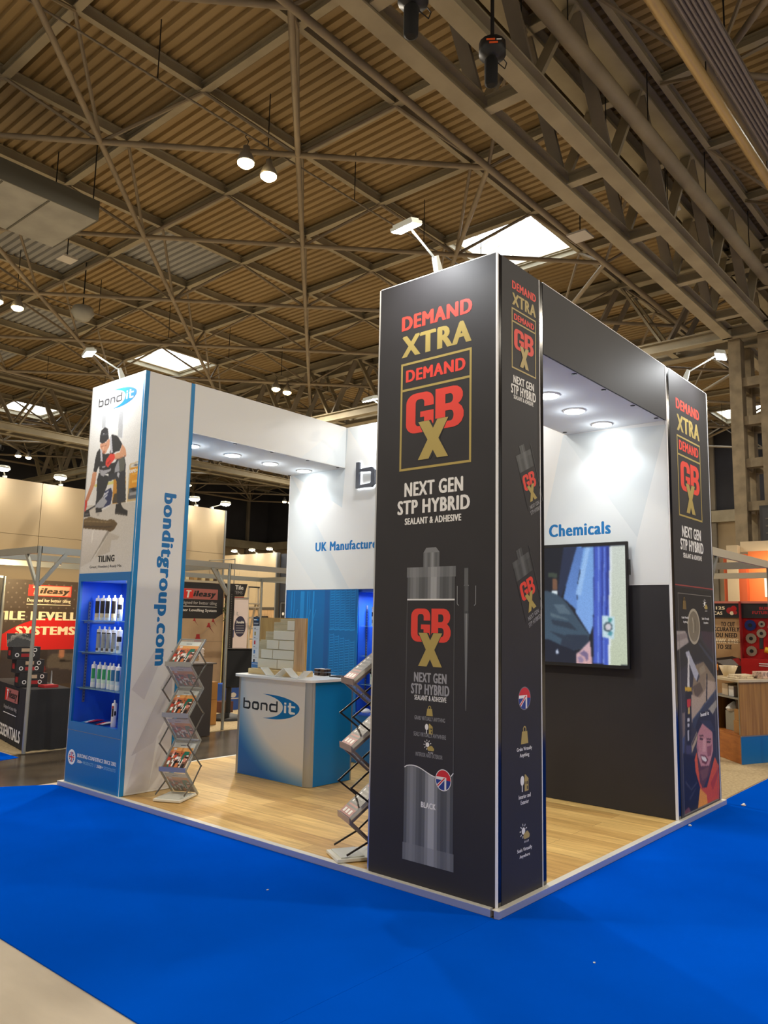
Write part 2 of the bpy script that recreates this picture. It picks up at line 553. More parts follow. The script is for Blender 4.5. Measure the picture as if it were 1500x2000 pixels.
ZD = 13.0      # underside of roof deck
S = 2.9
XN = [2.03 + S * i for i in range(-5, 15)]
BAYS = [('bay', lambda y: y, 10, 4.65, -1e9, 34.0), ('bay', lambda y: 7.48 - y, 9, 4.65, 0, 0), ('bay', lambda y: y + 30.82, 6, 4.65, 0, 0)]

floor = MB().box(-14, 42, -24, 50, -0.2, -0.006, M_floor).build('floor')
tag(floor, 'pale mottled concrete hall floor beyond the blue carpet', 'floor', kind='structure')
fd = MB().add([(-2.05, 5.2, -.004), (12, 5.2, -.004), (12, 7.02, -.004), (-2.05, 7.02, -.004)], [(0, 1, 2, 3)], M_floor_d)
fd.add([(3.99, 5.0, -.0045), (12, 5.0, -.0045), (12, 5.25, -.0045), (3.99, 5.25, -.0045)], [(0, 1, 2, 3)], M_floor_d)
tag(fd.build('floor_aisle'), 'polished concrete aisle floor behind the stand, dark reflection painted into its colour', 'floor', kind='structure')

# blue aisle carpet in two runs, laid round the stand's corner
cp = MB()
for run in ([(-2.05, 0.02), (-2.05, 5.2), (-0.5, 5.36), (-0.06, 5.1), (-0.0365, 5.06), (-0.0365, -0.0)],):
    cp.prism([(x, y, -0.0055) for x, y in run], (0, 0, 0.0055), M_carpet)
tag(cp.build('aisle_carpet'), 'bright blue carpet run along the white and black stand front', 'carpet', group=None)
cp = MB().prism([(x, y, -0.0055) for x, y in [(-2.05, -3.4), (40, -3.4), (40, 0.07), (4.1, 0.04), (4.03, -0.0365), (-0.0365, -0.0365), (-0.0365, -.0012), (-2.05, 0.0188)]], (0, 0, 0.0052), M_carpet)
tag(cp.build('aisle_carpet'), 'bright blue carpet run beside the black beam and neighbouring beige stand', 'carpet')

# roof deck: trapezoid sheets running along Y, pierced by the rooflights
SKY = [(i, y0) for i in (4, 8, 12) for y0 in (7.55, 24.95, 38.37)] + [(i, -2.97) for i in (4, 8)]
GREY = {(2, 16.25), (2, 24.95), (2, 30.75), (1, 19.15)}
dk = MB()
P = S / 12
for ci in range(-6, 14):
    xa = 2.03 + S * ci
    cuts = sorted((y0, y0 + S) for k, y0 in SKY if k == ci)
    segs, y = [], -24.0
    for a, b in cuts:
        segs.append((y, a, M_deck)); y = b
    segs.append((y, 50.0, M_deck))
    out = []
    for a, b, m in segs:
        g = sorted(yy for k, yy in GREY if k == ci and a <= yy < b)
        for yy in g:
            out += [(a, yy, m), (yy, yy + S, M_deckgrey)]; a = yy + S
        out.append((a, b, m))
    for a, b, m in out:
        for r in range(12):
            x = xa + r * P
            pr = [(x, ZD + .07), (x + .045, ZD + .07), (x + .078, ZD), (x + .21, ZD), (x + P, ZD + .07)]
            vs = [(px, yy, pz) for px, pz in pr for yy in (a, b)]
            dk.add(vs, [(2 * i, 2 * i + 1, 2 * i + 3, 2 * i + 2) for i in range(4)], m)
tag(dk.build('ceiling'), 'brown ribbed sheet roof deck over the hall', 'ceiling', kind='structure')

n = 0
for ci, y0 in SKY:
    n += 1
    xa = 2.03 + S * ci
    w = thing('window_%d' % n, 'bright barrel rooflight with curved glazing bars', 'rooflight', (xa + S / 2, y0 + S / 2, ZD), kind='structure')
    fr = MB()
    x0, x1, y1 = xa + .12, xa + S - .12, y0 + S
    for a in ((xa, x0, y0, y1), (x1, xa + S, y0, y1), (x0, x1, y0, y0 + .12), (x0, x1, y1 - .12, y1)):
        fr.box(*a, ZD - .05, ZD + .34, M_upstand)
    fr.build('upstand', w, True)
    pa, bars = MB(), MB()
    K = 10
    cv = [(y0 + .12 + (S - .24) * i / K, ZD + .30 + .45 * math.sin(math.pi * i / K)) for i in range(K + 1)]
    vs = [(x, y, z) for y, z in cv for x in (x0, x1)]
    pa.add(vs, [(2 * i, 2 * i + 1, 2 * i + 3, 2 * i + 2) for i in range(K)], M_pane, True)
    for x in (x0, x1):
        pa.add([(x, y, z) for y, z in cv], [tuple(range(K + 1))], M_pane)
    pa.build('pane', w, True)
    for k in range(1, 5):
        x = x0 + (x1 - x0) * k / 5
        b = MB()
        for (ya, za), (yb, zb) in zip(cv, cv[1:]):
            b.bar((x, ya, za - .02), (x, yb, zb - .02), .035, .03, M_upstand)
        b.build('glazing_bar', w, True)

# double-layer space frame: purlins above, diagonal tubes below, inclined braces between
def space_frame(fy, ny, label, near):
    root = thing('ceiling_space_frame', label, 'roof structure', (2.03, fy(4.65), ZD), kind='structure')
    ZU, ZL = ZD - .16, 11.44
    yn = [fy(4.65 + S * j) for j in range(ny)]
    xa, xb = XN[0], XN[-1]
    for y in yn:
        MB().ibeam((xa, y, ZU + .02), (xb, y, ZU + .02), .13, .24, M_steel, .02).build('purlin', root, True)
    for x in XN:
        MB().ibeam((x, yn[0], ZU - .02), (x, yn[-1], ZU - .02), .17, .2, M_steel, .02).build('purlin', root, True)
    nx = len(XN) - 1
    def L(k, j):
        return Vector((XN[0] + S * (k + .5), fy(4.65 + S * (j + .5)), ZL))
    ok = lambda k, j: 0 <= k < nx and 0 <= j < ny - 1 and (k + j) % 2 == 1
    for k in range(nx):
        for j in range(ny - 1):
            for d in (1, -1):
                if ok(k, j) and not ok(k - 1, j - d):
                    a, b = k, j
                    while ok(a + 1, b + d):
                        a += 1; b += d
                    if (a, b) != (k, j):
                        MB().tube(L(k, j), L(a, b), .062, M_tube, 8).build('chord_tube', root, True)
    for j in (0, ny - 2):
        ks = [k for k in range(nx) if ok(k, j)]
        MB().tube(L(ks[0], j), L(ks[-1], j), .075, M_tube, 8).build('chord_tube', root, True)
    br, cpos = [], Vector((-4.08, -2.58, 1.67))
    for k in range(nx):
        for j in range(ny - 1):
            if ok(k, j):
                p = L(k, j)
                for dx in (-.5, .5):
                    for dy in (-.5, .5):
                        q = Vector((p.x + dx * S, p.y + dy * S * (1 if fy(1) > fy(0) else -1), ZU - .1))
                        br.append((((p + q) / 2 - cpos).length, p, q))
    br.sort(key=lambda t: t[0])
    cut = near
    for _, p, q in br[:cut]:
        MB().tube(p, q, .04, M_tube, 6).build('brace', root, True)
    rest = MB()
    for _, p, q in br[cut:]:
        rest.tube(p, q, .04, M_tube, 5)
    if rest.v:
        tag(rest.build('brace', root, True), kind='stuff')

space_frame(lambda y: y, 10, 'tubular space frame over the stand between the two big trusses', 100)
space_frame(lambda y: 7.48 - y, 8, 'tubular space frame beyond the big truss with the pale pipe', 60)
space_frame(lambda y: y + 30.82, 6, 'tubular space frame far away beyond the second truss', 20)

def truss(along, c, nodes, extent, label):
    """box truss: two bottom chords, two top chords, zigzag webs and cross beams; along X or Y at offset c"""
    root = thing('ceiling_truss', label, 'roof truss', (c, c, 10) if False else ((0, c, 10.1) if along == 'X' else (c, 0, 10.1)), kind='structure')
    def Q(t, o, z): return (t, c + o, z) if along == 'X' else (c + o, t, z)
    zb, zt = 10.28, 12.72
    for o in (-.49, .49):
        MB().ibeam(Q(extent[0], o, zb), Q(extent[1], o, zb), .30, .34, M_steel, .035).build('bottom_chord', root, True)
        MB().ibeam(Q(extent[0], o, zt), Q(extent[1], o, zt), .32, .36, M_steel, .035).build('top_chord', root, True)
    for t in nodes:
        if extent[0] < t < extent[1]:
            MB().ibeam(Q(t, -.34, zb), Q(t, .34, zb), .2, .24, M_steel, .025).build('cross_beam', root, True)
            for o in (-.49, .49):
                for d in (-S / 2, S / 2):
                    if extent[0] < t + d < extent[1]:
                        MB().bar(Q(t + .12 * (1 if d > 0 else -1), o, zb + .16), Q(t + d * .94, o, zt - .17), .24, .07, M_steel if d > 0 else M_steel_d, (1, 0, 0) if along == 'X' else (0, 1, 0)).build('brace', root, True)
        if extent[0] < t + S / 2 < extent[1]:
            MB().ibeam(Q(t + S / 2, -.33, zt), Q(t + S / 2, .33, zt), .2, .26, M_steel, .025).build('cross_beam', root, True)
    return root

XT = [6.15 + S * k for k in range(-6, 13)]
truss('X', 3.74, XT, (-12.4, 19.3), 'heavy grey steel box truss passing above the stand to the concrete column')
truss('X', 3.74, XT, (20.4, 41.5), 'heavy grey steel box truss beyond the concrete column')
truss('X', 34.56, XT, (-12.4, 41.5), 'second heavy steel box truss deep in the hall')
YT = [6.1 + S * k for k in range(-9, 15)]
truss('Y', 19.85, YT, (-20, 49), 'steel box truss crossing behind the stand at right angles')

# pipes and conduits in the roof
def pipe(p, q, r, m, label, hang=None, clips=0):
    t = thing('roof_pipe', label, 'pipe', p, kind='structure')
    MB().tube(p, q, r, m, 12).build('pipe', t, True)
    if hang:
        p, q = Vector(p), Vector(q)
        for k in range(hang):
            a = p.lerp(q, (k + .5) / hang)
            MB().tube(a, (a.x, a.y, ZD - .15), .012, M_dark, 5).build('hanger', t, True)
    return t
M_pale = mottled('pale_pipe', (196, 168, 112), (176, 150, 102), 1, 0.3, metal=.2)
pipe((-12, 1.36, 10.95), (41, 1.36, 10.95), .10, M_pale, 'pale ochre pipe slung under the roof beside the cable tray', 14)
pipe((-12, 3.0, 11.5), (19, 3.0, 11.5), .15, M_steel, 'thick grey duct pipe running inside the big truss', 9)
pipe((-12, 3.9, 11.0), (19, 3.9, 11.0), .085, M_tube, 'thin grey pipe running inside the big truss', 9)
for yy in (-8.8, 9.5, 21.1, 30.2, 44.0):
    pipe((-9, yy, 11.605), (40, yy, 11.605), .022, M_steel_d, 'thin lighting conduit that carries twin lamps', 18)
tr = thing('cable_tray', 'grey cable tray loaded with cables beside the pale pipe', 'cable tray', (10, .95, 11), kind='structure')
M_cable = mat('cable_grey', (120, 112, 112), .4)
MB().box(-12, 41, .72, 1.16, 10.98, 11.0, M_steel_d).build('tray', tr, True)
for k in range(6):
    MB().tube((-12, .76 + k * .07, 10.96), (41, .76 + k * .07, 10.96), .026, M_cable, 6).build('cable', tr, True)
for k in range(14):
    MB().tube((-10 + 3.7 * k, .94, 11.0), (-10 + 3.7 * k, .94, ZD), .015, M_dark, 5).build('hanger', tr, True)

# hall columns: pair of concrete shafts tied by rungs
def pillar(name, x, y, label):
    t = thing(name, label, 'column', (x, y, 0), kind='structure')
    for o in (.4, -.42):
        MB().box(x - .2, x + .2, y + o - .17, y + o + .17, 0, 10.1, M_conc).build('shaft', t, True)
        MB().box(x - .2 + 1.0, x + .2 + 1.0, y + o - .17, y + o + .17, 0, 10.1, M_conc).build('shaft', t, True)
    for z in (1.4, 2.6, 3.85, 5.0, 6.25, 7.5, 8.65):
        for xx in (x, x + 1.0):
            MB().box(xx - .14, xx + .14, y - .25, y + .23, z, z + .26, M_conc).build('rung', t, True)
        for o in (.4, -.42):
            MB().box(x + .2, x + .8, y + o - .12, y + o + .12, z, z + .26, M_conc).build('rung', t, True)
    return t
pillar('pillar_1', 19.6, 3.70, 'concrete ladder column at the end of the big truss, beside the orange stand')
pillar('pillar_2', 19.6, 34.5, 'concrete ladder column deep in the hall behind the stand')
cab = thing('wall_cabinet', 'black slatted equipment cabinet on the concrete column', 'cabinet', (19.2, 3.35, 3.9))
MB().box(19.0, 19.38, 2.62, 3.50, 3.95, 5.05, M_dark).build('body', cab, True)
MB().box(18.97, 19.0, 2.70, 3.42, 4.03, 4.97, mat('cabinet_door', (34, 34, 36), .35)).build('door', cab, True)
for k in range(3):
    MB().box(18.95, 18.97, 2.78, 3.34, 4.25 + k * .2, 4.29 + k * .2, mat('cabinet_slat', (86, 82, 74), .3, .6)).build('slat', cab, True)

# far walls of the hall
def hall_wall(name, label, along):
    t = thing(name, label, 'wall', (41.5, 50, 0), kind='structure')
    rng = (-24, 50.04) if along == 'Y' else (-14, 41.9)
    def bx(a, b, d0, d1, z0, z1, m):
        mb = MB()
        mb.box(41.5 + d0, 41.5 + d1, a, b, z0, z1, m) if along == 'Y' else mb.box(a, b, 50 + d0, 50 + d1, z0, z1, m)
        return mb
    bx(*rng, .05, .3, 0, 7.6, M_hallwall).build('cladding', t, True)
    bx(*rng, .05, .3, 7.6, 13.2, M_hallwall_d).build('upper_wall', t, True)
    bx(*rng, -.35, .0, 7.55, 8.2, M_steel).build('wall_beam', t, True)
    a = rng[0] + 1
    while a < rng[1]:
        bx(a - .15, a + .15, -.25, .0, 0, 7.5, M_steel_d).build('post', t, True)
        bx(a - .12, a + .12, -.22, .0, 8.25, 12.9, M_steel_d).build('post', t, True)
        a += 5.8
hall_wall('wall_east', 'cream panelled end wall of the hall under dark upper wall', 'Y')
hall_wall('wall_north', 'cream panelled side wall of the hall under dark upper wall', 'X')

# twin high-bay lamps on the conduits
M_bulb = mat('lamp_glow', (255, 222, 160), .4, emit=30)
M_reflector = mat('lamp_housing', (150, 146, 138), .4, .4)
def high_bay():
    t = thing('high_bay_lamp', 'round high-bay lamp hanging lit from the conduit, one of the twin lamps nearest the stand', 'ceiling lamp', (0, 0, 0))
    MB().lathe([(.17, 0), (.19, .03), (.12, .20), (.07, .26), (.07, .36), (0, .36)], M_reflector, 20).build('housing', t)
    MB().lathe([(.172, .004), (.17, -.03), (.11, -.085), (0, -.10)], M_bulb, 20).build('diffuser', t)
    MB().path([(0, 0, .36), (.05, 0, .5), (-.05, 0, .56), (0, 0, .62)], .008, M_dark, 5).build('cable', t)
    return t
hb = high_bay()
spots = []
for gx in (-7.5, 5.4, 16.6, 28.2, 38.0):
    for gy in (-8.8, 9.5, 21.1, 30.2, 44.0):
        if gx > 0 or gy < 25:
            spots.append((gx, gy))
seen = False
for gx, gy in spots:
    for dx in (0.0, .62):
        p = (gx + dx, gy, 10.98)
        if (gx, gy) == (5.4, 9.5):
            lab = 'lit high-bay lamp over the stand, ' + ('higher one of the twin pair in the photo' if dx == 0 else 'lower one of the twin pair in the photo')
        else:
            lab = 'lit high-bay lamp far back in the roof, one of a distant pair'
        if not seen:
            hb.location = p; hb['label'] = lab; o = hb; seen = True
        else:
            o = dup(hb, p, label=lab)
        o['group'] = 'twin high-bay lamps'
    if gx < 30 and gy < 32:
        lamp('high_bay_light', 'AREA', (gx + .31, gy, 10.85), LIGHT_HALL, (1, .90, .74), .5, aim=(gx + .31, gy, 0))

# printed pictures on the stand: colour and outline of each patch, in metres on its panel
TILER = [
    ((196,190,180),[(-0.148,2.745),(0.455,2.733),(1.135,2.696),(1.211,2.016),(-0.046,2.045)],(206,203,198)),
    ((205,200,120),[(0.177,2.946),(0.555,2.952),(0.559,2.921),(0.181,2.918)]),
    ((214,212,208),[(0.173,2.919),(0.545,2.918),(0.57,2.723),(0.161,2.733)]),
    ((178,181,186),[(0.23,3.717),(0.314,3.703),(0.312,3.518),(0.242,3.528)]),
    ((226,228,232),[(0.314,3.703),(0.332,3.701),(0.33,3.516),(0.312,3.518)]),
    ((178,181,186),[(0.553,3.665),(0.639,3.651),(0.64,3.369),(0.562,3.399)]),
    ((226,228,232),[(0.639,3.651),(0.658,3.648),(0.657,3.366),(0.64,3.369)]),
    ((190,132,40),[(0.539,2.961),(0.767,2.972),(0.792,2.713),(0.545,2.72)]),
    ((70,60,45),[(0.571,2.819),(0.778,2.823),(0.792,2.713),(0.544,2.725)]),
    ((232,225,210),[(0.751,3.046),(0.782,3.043),(0.812,2.711),(0.787,2.709)]),
    ((198,172,122),[(0.81,3.07),(0.821,3.088),(1.005,3.104),(1.049,2.717),(0.808,2.714)]),
    ((206,204,196),[(0.829,3.08),(0.989,3.095),(0.994,3.055),(0.833,3.045)]),
    ((110,112,116),[(0.877,3.07),(0.923,3.079),(0.97,3.067),(0.926,3.053)]),
    ((216,148,28),[(0.83,3.045),(0.997,3.055),(1.005,2.846),(0.835,2.847)]),
    ((236,200,120),[(0.856,3.024),(0.979,3.029),(0.978,3.01),(0.857,3.001)]),
    ((226,170,60),[(0.86,2.989),(0.972,2.992),(0.974,2.977),(0.86,2.974)]),
    ((236,190,90),[(0.877,2.919),(0.904,2.92),(0.904,2.898),(0.877,2.898)]),
    ((236,190,90),[(0.915,2.919),(0.941,2.92),(0.941,2.898),(0.914,2.898)]),
    ((236,190,90),[(0.952,2.921),(0.978,2.921),(0.978,2.899),(0.951,2.898)]),
    ((88,90,96),[(0.832,2.847),(1.005,2.846),(1.004,2.74),(0.826,2.742)]),
    ((150,150,150),[(0.848,2.802),(0.993,2.807),(0.992,2.774),(0.844,2.772)]),
    ((40,40,42),[(0.857,2.839),(0.91,2.849),(0.979,2.816),(0.901,2.812)]),
    ((46,44,46),[(0.004,2.681),(0.091,2.699),(0.229,2.733),(0.238,2.719),(0.108,2.686),(0.139,2.624),(0.012,2.625)]),
    ((90,90,92),[(0.035,2.663),(0.112,2.657),(0.099,2.639),(0.03,2.639)]),
    ((40,42,48),[(0.248,3.062),(0.463,3.0),(0.425,2.91),(0.358,2.807),(0.229,2.731),(0.234,2.834),(0.223,2.993)]),
    ((42,50,88),[(0.388,2.859),(0.5,2.884),(0.539,2.83),(0.514,2.716),(0.46,2.69),(0.374,2.693),(0.374,2.798)]),
    ((190,194,206),[(0.384,2.836),(0.46,2.86),(0.458,2.841),(0.384,2.813)]),
    ((190,194,206),[(0.382,2.805),(0.449,2.83),(0.448,2.811),(0.379,2.782)]),
    ((160,162,170),[(0.222,2.726),(0.366,2.806),(0.452,2.752),(0.38,2.696),(0.252,2.667)]),
    ((36,36,40),[(0.233,2.7),(0.38,2.696),(0.353,2.648),(0.247,2.65)]),
    ((225,224,222),[(0.349,2.683),(0.514,2.716),(0.502,2.702),(0.362,2.668)]),
    ((46,48,56),[(0.443,3.049),(0.583,3.174),(0.707,3.183),(0.747,3.085),(0.75,2.97),(0.788,2.739),(0.736,2.725),(0.634,2.713),(0.598,2.94),(0.567,2.966),(0.427,2.949)]),
    ((150,152,160),[(0.558,3.091),(0.61,3.163),(0.642,3.039),(0.528,3.028)]),
    ((90,92,84),[(0.607,3.155),(0.694,3.176),(0.73,3.11),(0.719,3.035),(0.643,3.028)]),
    ((180,182,190),[(0.598,3.032),(0.644,3.02),(0.634,2.971),(0.599,2.994)]),
    ((36,34,34),[(0.616,2.708),(0.695,2.718),(0.746,2.66),(0.832,2.627),(0.832,2.579),(0.604,2.616)]),
    ((70,66,62),[(0.638,2.627),(0.827,2.59),(0.828,2.579),(0.604,2.614)]),
    ((38,38,42),[(0.22,3.314),(0.287,3.289),(0.329,3.248),(0.435,3.239),(0.437,3.428),(0.465,3.432),(0.554,3.404),(0.653,3.313),(0.616,3.247),(0.504,3.238),(0.459,3.141),(0.546,3.131),(0.545,3.03),(0.27,3.032),(0.244,3.134),(0.212,3.106),(0.207,3.075),(0.139,3.084),(0.156,3.209),(0.18,3.278)]),
    ((206,148,112),[(0.125,3.082),(0.208,3.073),(0.191,2.957),(0.078,2.79),(0.013,2.795),(0.101,2.949)],(186,120,90)),
    ((200,58,48),[(0.006,2.797),(0.062,2.794),(0.063,2.741),(0.035,2.683),(0.004,2.684)]),
    ((208,152,116),[(0.653,3.309),(0.721,3.253),(0.742,3.189),(0.625,3.175),(0.541,3.172),(0.518,3.221),(0.618,3.233),(0.625,3.246)]),
    ((170,112,84),[(0.541,3.172),(0.625,3.175),(0.735,3.185),(0.736,3.175),(0.626,3.165),(0.545,3.163)]),
    ((216,60,48),[(0.442,3.234),(0.519,3.231),(0.54,3.177),(0.461,3.129),(0.415,3.098),(0.362,3.135),(0.373,3.183),(0.418,3.217)]),
    ((170,38,34),[(0.393,3.149),(0.455,3.173),(0.464,3.164),(0.407,3.124)]),
    ((206,150,120),[(0.237,3.366),(0.35,3.37),(0.39,3.399),(0.417,3.384),(0.416,3.324),(0.353,3.249),(0.303,3.25),(0.267,3.296),(0.234,3.334)]),
    ((150,92,70),[(0.256,3.337),(0.303,3.339),(0.307,3.33),(0.263,3.326)]),
    ((150,92,70),[(0.32,3.339),(0.361,3.342),(0.362,3.332),(0.325,3.329)]),
    ((165,105,82),[(0.296,3.28),(0.343,3.28),(0.331,3.255),(0.302,3.252)]),
    ((230,178,146),[(0.286,3.329),(0.307,3.33),(0.312,3.292),(0.294,3.295)]),
    ((40,40,46),[(0.221,3.451),(0.239,3.505),(0.304,3.531),(0.361,3.509),(0.394,3.403),(0.342,3.374),(0.27,3.362),(0.222,3.39)]),
    ((240,240,244),[(0.278,3.468),(0.3,3.468),(0.302,3.455),(0.282,3.455)]),
    ((70,72,80),[(0.231,3.457),(0.271,3.464),(0.331,3.463),(0.375,3.461),(0.379,3.448),(0.274,3.447)]),
    ((188,188,196),[(0.243,3.301),(0.279,3.298),(0.307,3.175),(0.268,3.176)]),
    ((188,188,196),[(0.407,3.413),(0.444,3.415),(0.49,3.241),(0.45,3.24)]),
    ((158,158,166),[(0.261,3.097),(0.352,3.075),(0.478,3.083),(0.47,3.058),(0.386,3.04),(0.346,3.012),(0.284,3.035)]),
    ((158,158,166),[(0.303,3.118),(0.375,3.123),(0.369,3.111),(0.311,3.106)]),
    ((112,92,60),[(-0.002,2.598),(0.132,2.619),(0.331,2.578),(0.478,2.558),(0.519,2.566),(0.593,2.558),(0.668,2.513),(0.612,2.458),(0.535,2.439),(0.491,2.457),(0.011,2.508)],(84,64,38)),
    ((70,54,34),[(0.006,2.537),(0.485,2.497),(0.598,2.496),(0.586,2.482),(0.487,2.484),(0.009,2.521)]),
    ((136,114,78),[(0.03,2.588),(0.45,2.548),(0.579,2.536),(0.452,2.538),(0.032,2.576)]),
    ((214,208,202),[(-0.003,2.498),(0.494,2.456),(0.197,2.154),(0.015,2.106)],(190,184,176)),
    ((226,222,216),[(0.204,2.482),(0.229,2.479),(0.214,2.349),(0.197,2.35)]),
    ((150,142,132),[(0.494,2.456),(0.528,2.44),(0.264,2.207),(0.197,2.154)]),
    ((186,178,166),[(0.529,2.432),(0.723,2.384),(0.685,2.356),(0.575,2.354),(0.561,2.241),(0.294,2.198)]),
    ((172,166,158),[(0.263,2.646),(0.321,2.646),(0.311,2.616),(0.274,2.614)]),
]
SELFIE = [
    ((52,50,56),[(0.047,1.611),(1.171,1.594),(1.214,-0.19),(0.083,0.002)]),
    ((24,22,24),[(0.049,1.991),(1.144,1.995),(1.117,1.588),(0.074,1.599)]),
    ((62,46,56),[(0.723,1.601),(1.141,1.582),(1.137,1.36),(0.779,1.502)]),
    ((166,156,150),[(0.069,1.598),(0.305,1.6),(0.393,1.494),(0.071,1.417)]),
    ((140,128,124),[(0.065,1.559),(0.34,1.58),(0.366,1.537),(0.072,1.496)]),
    ((40,40,38),[(0.071,1.417),(0.393,1.494),(0.698,1.519),(1.109,1.303),(1.113,1.141),(0.945,1.148),(0.694,1.313),(0.376,1.311),(0.102,1.235)]),
    ((58,62,74),[(0.629,1.481),(0.678,1.486),(1.067,1.304),(1.046,1.27)]),
    ((128,112,88),[(0.53,1.285),(0.76,1.312),(1.067,1.143),(1.075,0.994),(0.787,0.933),(0.433,0.923),(0.449,1.093)],(150,130,104)),
    ((150,136,110),[(0.639,1.254),(0.773,1.284),(0.817,1.221),(0.665,1.193)]),
    ((96,80,62),[(0.449,1.093),(0.643,1.128),(0.732,1.046),(0.532,0.981)]),
    ((176,156,134),[(0.397,1.032),(0.629,0.986),(0.835,1.075),(0.824,0.964),(0.404,0.777)]),
    ((178,158,136),[(0.809,1.143),(1.087,1.108),(1.075,0.994),(0.89,0.949),(0.81,0.965)]),
    ((30,30,34),[(0.835,1.198),(0.862,1.197),(0.828,0.941),(0.795,0.944)]),
    ((176,178,188),[(0.294,1.407),(0.386,1.418),(0.624,1.205),(0.554,1.142),(0.489,1.186)]),
    ((64,66,74),[(0.554,1.142),(0.624,1.205),(0.648,1.177),(0.578,1.128)]),
    ((50,58,74),[(0.415,0.797),(1.079,1.028),(1.107,0.964),(0.451,0.72)]),
    ((84,94,112),[(0.416,0.806),(1.08,1.038),(1.078,1.026),(0.414,0.791)]),
    ((160,154,138),[(0.847,0.868),(1.105,0.947),(1.119,0.889),(0.959,0.804)]),
    ((178,158,128),[(0.378,0.599),(0.557,0.711),(0.515,0.609),(0.376,0.513)]),
    ((60,50,46),[(0.39,0.598),(0.548,0.691),(0.54,0.675),(0.388,0.574)]),
    ((120,106,96),[(0.173,0.879),(0.242,0.884),(0.224,0.689),(0.169,0.663)]),
    ((70,80,110),[(0.158,0.664),(0.223,0.679),(0.187,0.529),(0.158,0.532)]),
    ((206,162,30),[(0.261,1.102),(0.424,1.089),(0.424,1.054),(0.261,1.065)]),
    ((26,26,30),[(0.269,1.064),(0.417,1.054),(0.365,0.587),(0.252,0.599)]),
    ((196,42,40),[(0.299,0.995),(0.396,0.989),(0.39,0.924),(0.298,0.92)]),
    ((206,176,96),[(0.323,0.92),(0.365,0.917),(0.366,0.859),(0.311,0.863)]),
    ((214,212,206),[(0.358,1.375),(0.392,1.375),(0.375,1.092),(0.315,1.1)]),
    ((200,200,205),[(0.29,0.828),(0.35,0.824),(0.347,0.792),(0.293,0.797)]),
    ((190,190,196),[(0.292,0.781),(0.346,0.777),(0.337,0.746),(0.289,0.75)]),
    ((180,180,186),[(0.287,0.724),(0.329,0.721),(0.32,0.628),(0.284,0.631)]),
    ((64,62,88),[(0.246,0.599),(0.371,0.586),(0.358,0.52),(0.244,0.512)]),
    ((24,24,34),[(0.173,0.54),(0.468,0.477),(0.565,0.191),(0.494,0.015),(0.149,0.03)]),
    ((64,64,74),[(0.21,0.302),(0.336,0.214),(0.477,0.256),(0.486,0.244),(0.34,0.198),(0.2,0.283)]),
    ((52,52,62),[(0.27,0.142),(0.442,0.209),(0.463,0.201),(0.298,0.122)]),
    ((110,60,66),[(0.16,0.058),(0.263,0.072),(0.318,0.023),(0.165,0.023)]),
    ((222,92,36),[(0.444,0.458),(0.506,0.514),(0.539,0.342),(0.618,0.184),(0.74,0.172),(0.985,0.418),(1.128,0.29),(1.069,0.021),(0.874,0.024),(0.496,0.03),(0.565,0.191),(0.456,0.352)],(200,70,30)),
    ((176,58,30),[(0.842,0.196),(1.096,0.316),(1.106,0.282),(0.901,0.122)]),
    ((232,150,44),[(0.559,0.192),(0.733,0.104),(0.741,0.028),(0.489,0.028)]),
    ((96,56,52),[(0.534,0.48),(0.919,0.437),(0.854,0.302),(0.637,0.176),(0.555,0.245)]),
    ((120,76,66),[(0.564,0.339),(0.825,0.349),(0.75,0.262),(0.625,0.246)]),
    ((188,128,128),[(0.546,0.669),(0.678,0.766),(0.943,0.655),(0.947,0.478),(0.819,0.355),(0.6,0.377),(0.533,0.469),(0.504,0.557)],(200,140,138)),
    ((214,158,154),[(0.682,0.614),(0.753,0.607),(0.747,0.488),(0.65,0.499)]),
    ((150,90,92),[(0.778,0.528),(0.913,0.536),(0.885,0.44),(0.785,0.441)]),
    ((168,108,108),[(0.511,0.567),(0.543,0.574),(0.556,0.509),(0.524,0.512)]),
    ((60,34,34),[(0.593,0.631),(0.682,0.616),(0.68,0.601),(0.598,0.613)]),
    ((60,34,34),[(0.777,0.583),(0.883,0.57),(0.881,0.555),(0.782,0.567)]),
    ((84,52,46),[(0.583,0.655),(0.698,0.645),(0.696,0.632),(0.588,0.642)]),
    ((84,52,46),[(0.773,0.609),(0.905,0.592),(0.904,0.579),(0.778,0.596)]),
    ((110,52,52),[(0.591,0.482),(0.731,0.458),(0.805,0.411),(0.735,0.376),(0.641,0.404)]),
    ((232,222,216),[(0.609,0.467),(0.723,0.446),(0.772,0.412),(0.731,0.399),(0.643,0.427)]),
    ((30,32,44),[(0.496,0.733),(0.562,0.797),(0.664,0.851),(0.88,0.86),(1.016,0.783),(1.028,0.58),(0.926,0.657),(0.676,0.75),(0.54,0.675)]),
    ((46,50,66),[(0.608,0.782),(0.903,0.759),(1.016,0.66),(0.926,0.657),(0.676,0.75)]),
]
